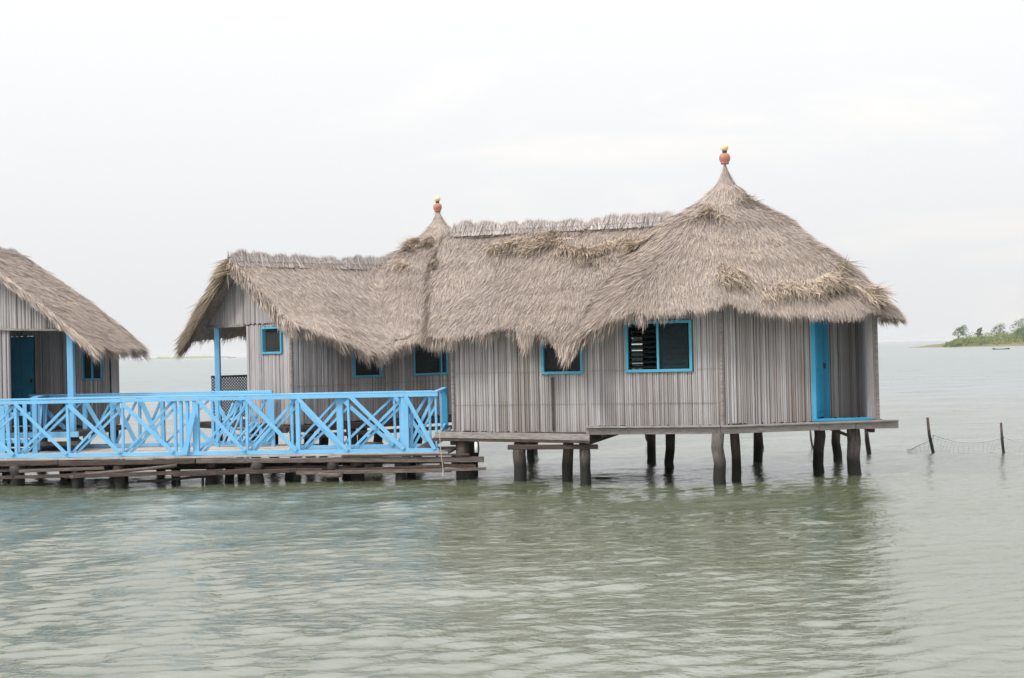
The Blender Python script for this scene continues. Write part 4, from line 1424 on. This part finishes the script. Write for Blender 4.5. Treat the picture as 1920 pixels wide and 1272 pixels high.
# turn of the railing at the right end, on the hut's platform
cp = thing("railing", (*fr(834, 0.9), 0.98), "short blue railing return at the largest hut's left corner", "railing", GRP_RAIL)
e0, e1 = fr(818, 0.12), np.array(px(834, 760, 27.9)[:2])
MB().bar((*e0, 1.80), (*e1, 1.84), 0.10, 0.036).build("top_rail", BLUE, cp)
MB().bar((*e1, 0.95), (*e1, 1.86), 0.13, 0.12, up=(0, 1, 0)).build("post", DOOR_BLUE, cp)
em = e0 + (e1 - e0) * 0.6
MB().bar((*em, 0.90), (*em, 1.80), 0.06, 0.06, up=(0, 1, 0)).build("post", BLUE, cp)
MB().bar((*e0, 0.85), (*e1, 1.08), 0.05, 0.07).build("bottom_rail", BLUE, cp)

# hanging rope
r0 = px(824, 800, 26.2)
rp = MB().log([(r0.x, r0.y, 1.02), (r0.x + 0.01, r0.y, 0.7), (r0.x + 0.05, r0.y, 0.3), (r0.x + 0.05, r0.y, 0.16)], [0.008, 0.008, 0.008, 0.02], 6).build("rope", ROPE)
tag(rp, "thin pale rope hanging from the largest hut's left platform corner to the water", "rope")

# ================================================================== FISHING STAKES AND NET
stakes = {}
for (u, vt, vb, w, lab) in [(1750, 783, 850, 6.5, "tall dark fishing stake right of the largest hut, at the net's near end"),
                            (1882, 793, 854, 5, "slim fishing stake nearest the right edge, holding the net"),
                            (1629, 804, 849, 9, "dark fishing stake just behind the largest hut's outermost front stilt"),
                            (1524, 806, 842, 4, "thin fishing stake seen under the hut floor beside the stilt below the door"),
                            (1430, 806, 841, 6, "short fishing stake seen under the middle of the hut floor"),
                            (1218, 812, 833, 5, "faint far fishing stake seen under the hut between two widely spaced stilts")]:
    b = on_water(u, vb)
    zt = px(u - 3, vt, b.y).z
    lx = random.uniform(-0.13, -0.04)
    o = MB().log([(b.x + 0.03, b.y, -1.0), (b.x, b.y, 0.0), (b.x + lx * 0.7, b.y, zt * 0.5), (b.x + lx, b.y, zt)],
                 [w / F * b.y / 2 * k for k in (1.05, 1.0, 0.95, 0.8)], 7, 0.15).build("fishing_stake", STAKE, smooth=True)
    tag(o, lab, "stake", "fishing stakes in the lagoon")
    stakes[u] = (b, zt)
def net(label, A, B, zA, zB, sag, out_a=0.0):
    m = MB()
    def P(s, k):
        p = A + (B - A) * s
        zt = zA + (zB - zA) * s - sag * 4 * s * (1 - s)
        return Vector((p.x + 0.04 * math.sin(9 * s + 3 * k), p.y + 0.18 * k + 0.06 * math.sin(6 * s), zt * (1 - k) + (-0.06) * k))
    nc = int((B - A).length / 0.09)
    for i in range(nc + 1):
        pts = [P(i / nc, k / 5) for k in range(6)]
        m.log(pts, [0.0026] * 6, 3, 0)
    for j in range(8):
        pts = [P(i / 24, j / 7) for i in range(25)]
        m.log(pts, [0.008 if j == 0 else 0.0026] * 25, 3, 0)
    o = m.build("fishing_net", NET)
    tag(o, label, "fishing net", "fishing nets strung between stakes")
sA, sB = stakes[1750][0], stakes[1882][0]
net("fine grey fishing net strung between the two stakes at the right", sA, sB, 0.42, 0.42, 0.16)
net("fishing net slanting down to the water left of the tall stake", on_water(1700, 846), sA, 0.04, 0.42, 0.08)
net("fishing net running past the right edge from the slim stake", sB, on_water(1990, 858), 0.40, 0.3, 0.1)

# ================================================================== ISLAND
def leaf_material(name, stops):
    m, nt, b = material(name)
    g = nt.nodes.new("ShaderNodeNewGeometry")
    r = ramp(nt, stops)
    nt.links.new(g.outputs["Random Per Island"], r.inputs[0])
    n1 = noise(nt, 0.35, 3, 0.5)
    c = mixc(nt, rng_map(nt, n1.outputs[0], 0.4, 0.65, 0.0, 0.6), r.outputs[0], stops[-1][1])
    nt.links.new(c, b.inputs["Base Color"])
    b.inputs["Roughness"].default_value = 0.7
    b.inputs["Specular IOR Level"].default_value = 0.2
    return m
LEAF = leaf_material("tree_leaves", [(0.0, (0.035, 0.075, 0.03)), (0.6, (0.07, 0.125, 0.05)), (1.0, (0.11, 0.17, 0.06))])
LEAF_GREY = leaf_material("grey_green_leaves", [(0.0, (0.06, 0.08, 0.05)), (0.6, (0.11, 0.13, 0.08)), (1.0, (0.15, 0.17, 0.09))])
SCRUB = leaf_material("scrub_leaves", [(0.0, (0.08, 0.12, 0.04)), (0.6, (0.15, 0.20, 0.06)), (1.0, (0.22, 0.25, 0.08))])
BARK = plain("bark", (0.12, 0.10, 0.08))
LAND = plain("island_soil", (0.17, 0.165, 0.08), 0.95, 0.05, 0.5, 0.35)
ID = 470.0
k_m = ID / F                                   # metres per photo pixel out there
hz = lambda u: px(u, 0, ID).x
def horizon_x(u):
    d = ray(u, 638)
    return d.x / d.y * ID
def land_h(x, y):
    x0 = horizon_x(1722)
    a = np.clip((x - x0) / 22.0, 0, 1)
    b = np.clip((x - x0 - 10) / 40.0, 0, 1)
    edge = np.clip((y - (ID - 8)) / 8.0, 0, 1) * np.clip((ID + 70 - y) / 20.0, 0, 1)
    return -0.6 + edge * (0.9 * a + 2.6 * b * np.clip((y - ID) / 14.0, 0, 1)) + 0.12 * np.sin(x * 0.8) * np.sin(y * 0.6) * edge
gx = np.linspace(horizon_x(1722) - 2, horizon_x(2500), 160)
gy = np.linspace(ID - 10, ID + 72, 60)
GX, GY = np.meshgrid(gx, gy)
V = np.stack([GX, GY, land_h(GX, GY)], -1).reshape(-1, 3)
idx = np.arange(GX.size).reshape(GX.shape)
q = np.stack([idx[:-1, :-1], idx[:-1, 1:], idx[1:, 1:], idx[1:, :-1]], -1).reshape(-1, 4)
isl = np_mesh("island", V, q, LAND, smooth=True)
isl["kind"] = "structure"
def leaf_cloud(centers, radii, per, size, squash=0.75, wind=(0.5, 0.0)):
    n = len(centers) * per
    c = np.repeat(np.array(centers, float), per, 0)
    r = np.repeat(np.array(radii, float), per)
    d = rng.normal(0, 1, (n, 3))
    d /= np.linalg.norm(d, axis=1, keepdims=True)
    rad = r * rng.random(n) ** 0.45
    P = c + d * rad[:, None] * np.array([1, 1, squash])
    a = rng.normal(0, 1, (n, 3))
    a[:, 0] += wind[0]
    a[:, 2] = np.abs(a[:, 2]) * 0.8
    a /= np.linalg.norm(a, axis=1, keepdims=True)
    b = np.cross(a, rng.normal(0, 1, (n, 3)))
    b /= np.linalg.norm(b, axis=1, keepdims=True)
    s = size * rng.uniform(0.6, 1.4, n)[:, None]
    V = np.stack([P - b * s * 0.35, P + a * s * 0.6 + b * s * 0.2, P + a * s * 1.3, P + b * s * 0.4], 1).reshape(-1, 3)
    T = (np.arange(n) * 4)[:, None] + np.array([[0, 1, 2, 3]])
    return V, T
def tree(u, vtop, wpx, dy, label, mat, sparse=1.0, lean=1.0):
    y = ID + dy
    x = horizon_x(u) * y / ID
    zb = float(land_h(np.array([x]), np.array([y]))[0])
    zt = px(u, vtop, y).z
    h = zt - zb
    w = wpx * k_m
    t = thing("tree", (x, y, zb), label, "tree", "trees on the island")
    tr = MB()
    tr.log([(x - 0.06 * h * lean, y, zb - 0.3), (x - 0.02 * h, y, zb + h * 0.3), (x + 0.03 * h * lean, y, zb + h * 0.62)], [0.05 * h ** 0.7, 0.04 * h ** 0.7, 0.02 * h ** 0.7], 7)
    cs, rs = [], []
    for i in range(9):
        a = i * 2.4
        k = (i + 0.5) / 9
        cx = x + 0.04 * h * lean + math.cos(a) * w * 0.34 * (1.1 - 0.5 * k) + lean * 0.10 * w * k * 2
        cy_ = y + math.sin(a) * w * 0.34
        cz = zb + h * (0.48 + 0.42 * k)
        cs.append((cx, cy_, cz))
        rs.append(w * random.uniform(0.17, 0.28))
        tr.log([(x, y, zb + h * 0.34), ((x + cx) / 2, (y + cy_) / 2, zb + h * 0.5), (cx, cy_, cz)], [0.022 * h ** 0.7, 0.014 * h ** 0.7, 0.006 * h ** 0.7], 5)
    tr.build("trunk", BARK, t)
    Vv, Tt = leaf_cloud(cs, rs, int(110 * sparse), 0.42, 0.7, (0.9 * lean, 0))
    np_mesh("crown", Vv, Tt, mat, t)
tree(1797, 609, 26, 12, "leaning bushy tree at the island's left end", LEAF, 0.9)
tree(1834, 613, 12, 22, "small slim tree rising from the island's scrub, second from its left end", LEAF, 0.6)
tree(1869, 606, 26, 16, "pale thin-leaved tree in the middle of the island's visible part", LEAF_GREY, 0.55)
tree(1909, 595, 34, 18, "tallest tree on the island, grey and sparse, near the right edge", LEAF_GREY, 0.6)
tree(1920, 612, 34, 8, "dense dark green tree at the right edge, below the tallest tree", LEAF, 1.2, 0.4)
tree(1965, 600, 40, 20, "broad island tree just beyond the right edge", LEAF, 1.0)
# bushes one can tell apart
for (u, v, w, lab) in [(1802, 637, 10, "round dark bush at the foot of the leaning island tree"), (1849, 640, 14, "low dark bush on the island's shore, right of the round one")]:
    y = ID + 3
    x = horizon_x(u)
    zb = float(land_h(np.array([x]), np.array([y]))[0])
    r_ = w * k_m / 2
    Vv, Tt = leaf_cloud([(x, y, zb + r_ * 0.8), (x + r_ * 0.6, y, zb + r_ * 0.6), (x - r_ * 0.5, y + 0.5, zb + r_ * 0.5)], [r_, r_ * 0.7, r_ * 0.7], 90, 0.35)
    tag(np_mesh("bush", Vv, Tt, LEAF), lab, "bush", "bushes on the island")
cs, rs = [], []
for i in range(620):
    u = random.uniform(1768, 2300)
    dy = random.uniform(2, 40)
    x = horizon_x(u) * (ID + dy) / ID
    zb = float(land_h(np.array([x]), np.array([ID + dy]))[0])
    grow = min(1.0, max(0.15, (u - 1755) / 60.0))
    r_ = random.uniform(0.8, 1.9) * grow
    cs.append((x, ID + dy, zb + r_ * random.uniform(0.3, 1.5)))
    rs.append(r_ * 1.2)
Vv, Tt = leaf_cloud(cs, rs, 70, 0.45, 0.7)
sh = np_mesh("undergrowth", Vv, Tt, SCRUB)
sh["kind"] = "stuff"
# long low canoe lying off the island
cb = on_water(1877, 655.5)
cv = []
N = 10
for i in range(N + 1):
    k = i / N * 2 - 1
    w = 0.36 * (1 - abs(k) ** 2.5) + 0.03
    z = 0.16 + 0.22 * abs(k) ** 3
    for (dy, dz) in ((-w, z), (-w * 0.6, -0.12), (w * 0.6, -0.12), (w, z), (w * 0.85, z - 0.03), (0.0, 0.05), (-w * 0.85, z - 0.03)):
        cv.append((cb.x + k * 2.1, cb.y + dy, dz))
cf = []
for i in range(N):
    for k in range(7):
        k2 = (k + 1) % 7
        cf.append((i * 7 + k, (i + 1) * 7 + k, (i + 1) * 7 + k2, i * 7 + k2))
cf += [tuple(range(7)), tuple(reversed(range(N * 7, N * 7 + 7)))]
cn = MB().add(cv, cf).build("canoe", STAKE)
tag(cn, "long low dark canoe lying on the water in front of the island", "canoe")

# far low shore on the horizon
fs = []
Yf = 3600.0
m = MB()
xs = np.linspace(px(262, 660, Yf).x, px(425, 660, Yf).x, 60)
vs, fs = [], []
for i, x in enumerate(xs):
    k = i / 59
    h = (1.5 + 2.0 * math.sin(i * 1.7) + 2.0 * math.sin(i * 0.63)) * min(1, 6 * k, 6 * (1 - k)) + 2
    for (yy, zz) in ((0, -1), (8, max(h, 0.6)), (120, max(h, 0.6) * 0.9), (130, -1)):
        vs.append((x, Yf + yy, zz))
for i in range(59):
    for k in range(3):
        fs.append((i * 4 + k, (i + 1) * 4 + k, (i + 1) * 4 + k + 1, i * 4 + k + 1))
fo = m.add(vs, fs).build("far_shore", SCRUB)
fo["kind"] = "structure"

# ================================================================== HAZE
hm = bpy.data.materials.new("haze_air")
hm.use_nodes = True
hn = hm.node_tree
hn.nodes.clear()
ho = hn.nodes.new("ShaderNodeOutputMaterial")
hv = hn.nodes.new("ShaderNodeVolumePrincipled")
hv.inputs["Color"].default_value = (0.97, 0.98, 1.0, 1)
hv.inputs["Density"].default_value = 0.00018
hv.inputs["Anisotropy"].default_value = 0.2
hn.links.new(hv.outputs[0], ho.inputs["Volume"])
hb_ = MB().box((-9600, -9600, -4.0), (9600, 12600, 12.5)).build("haze", hm)
hb_["kind"] = "stuff"
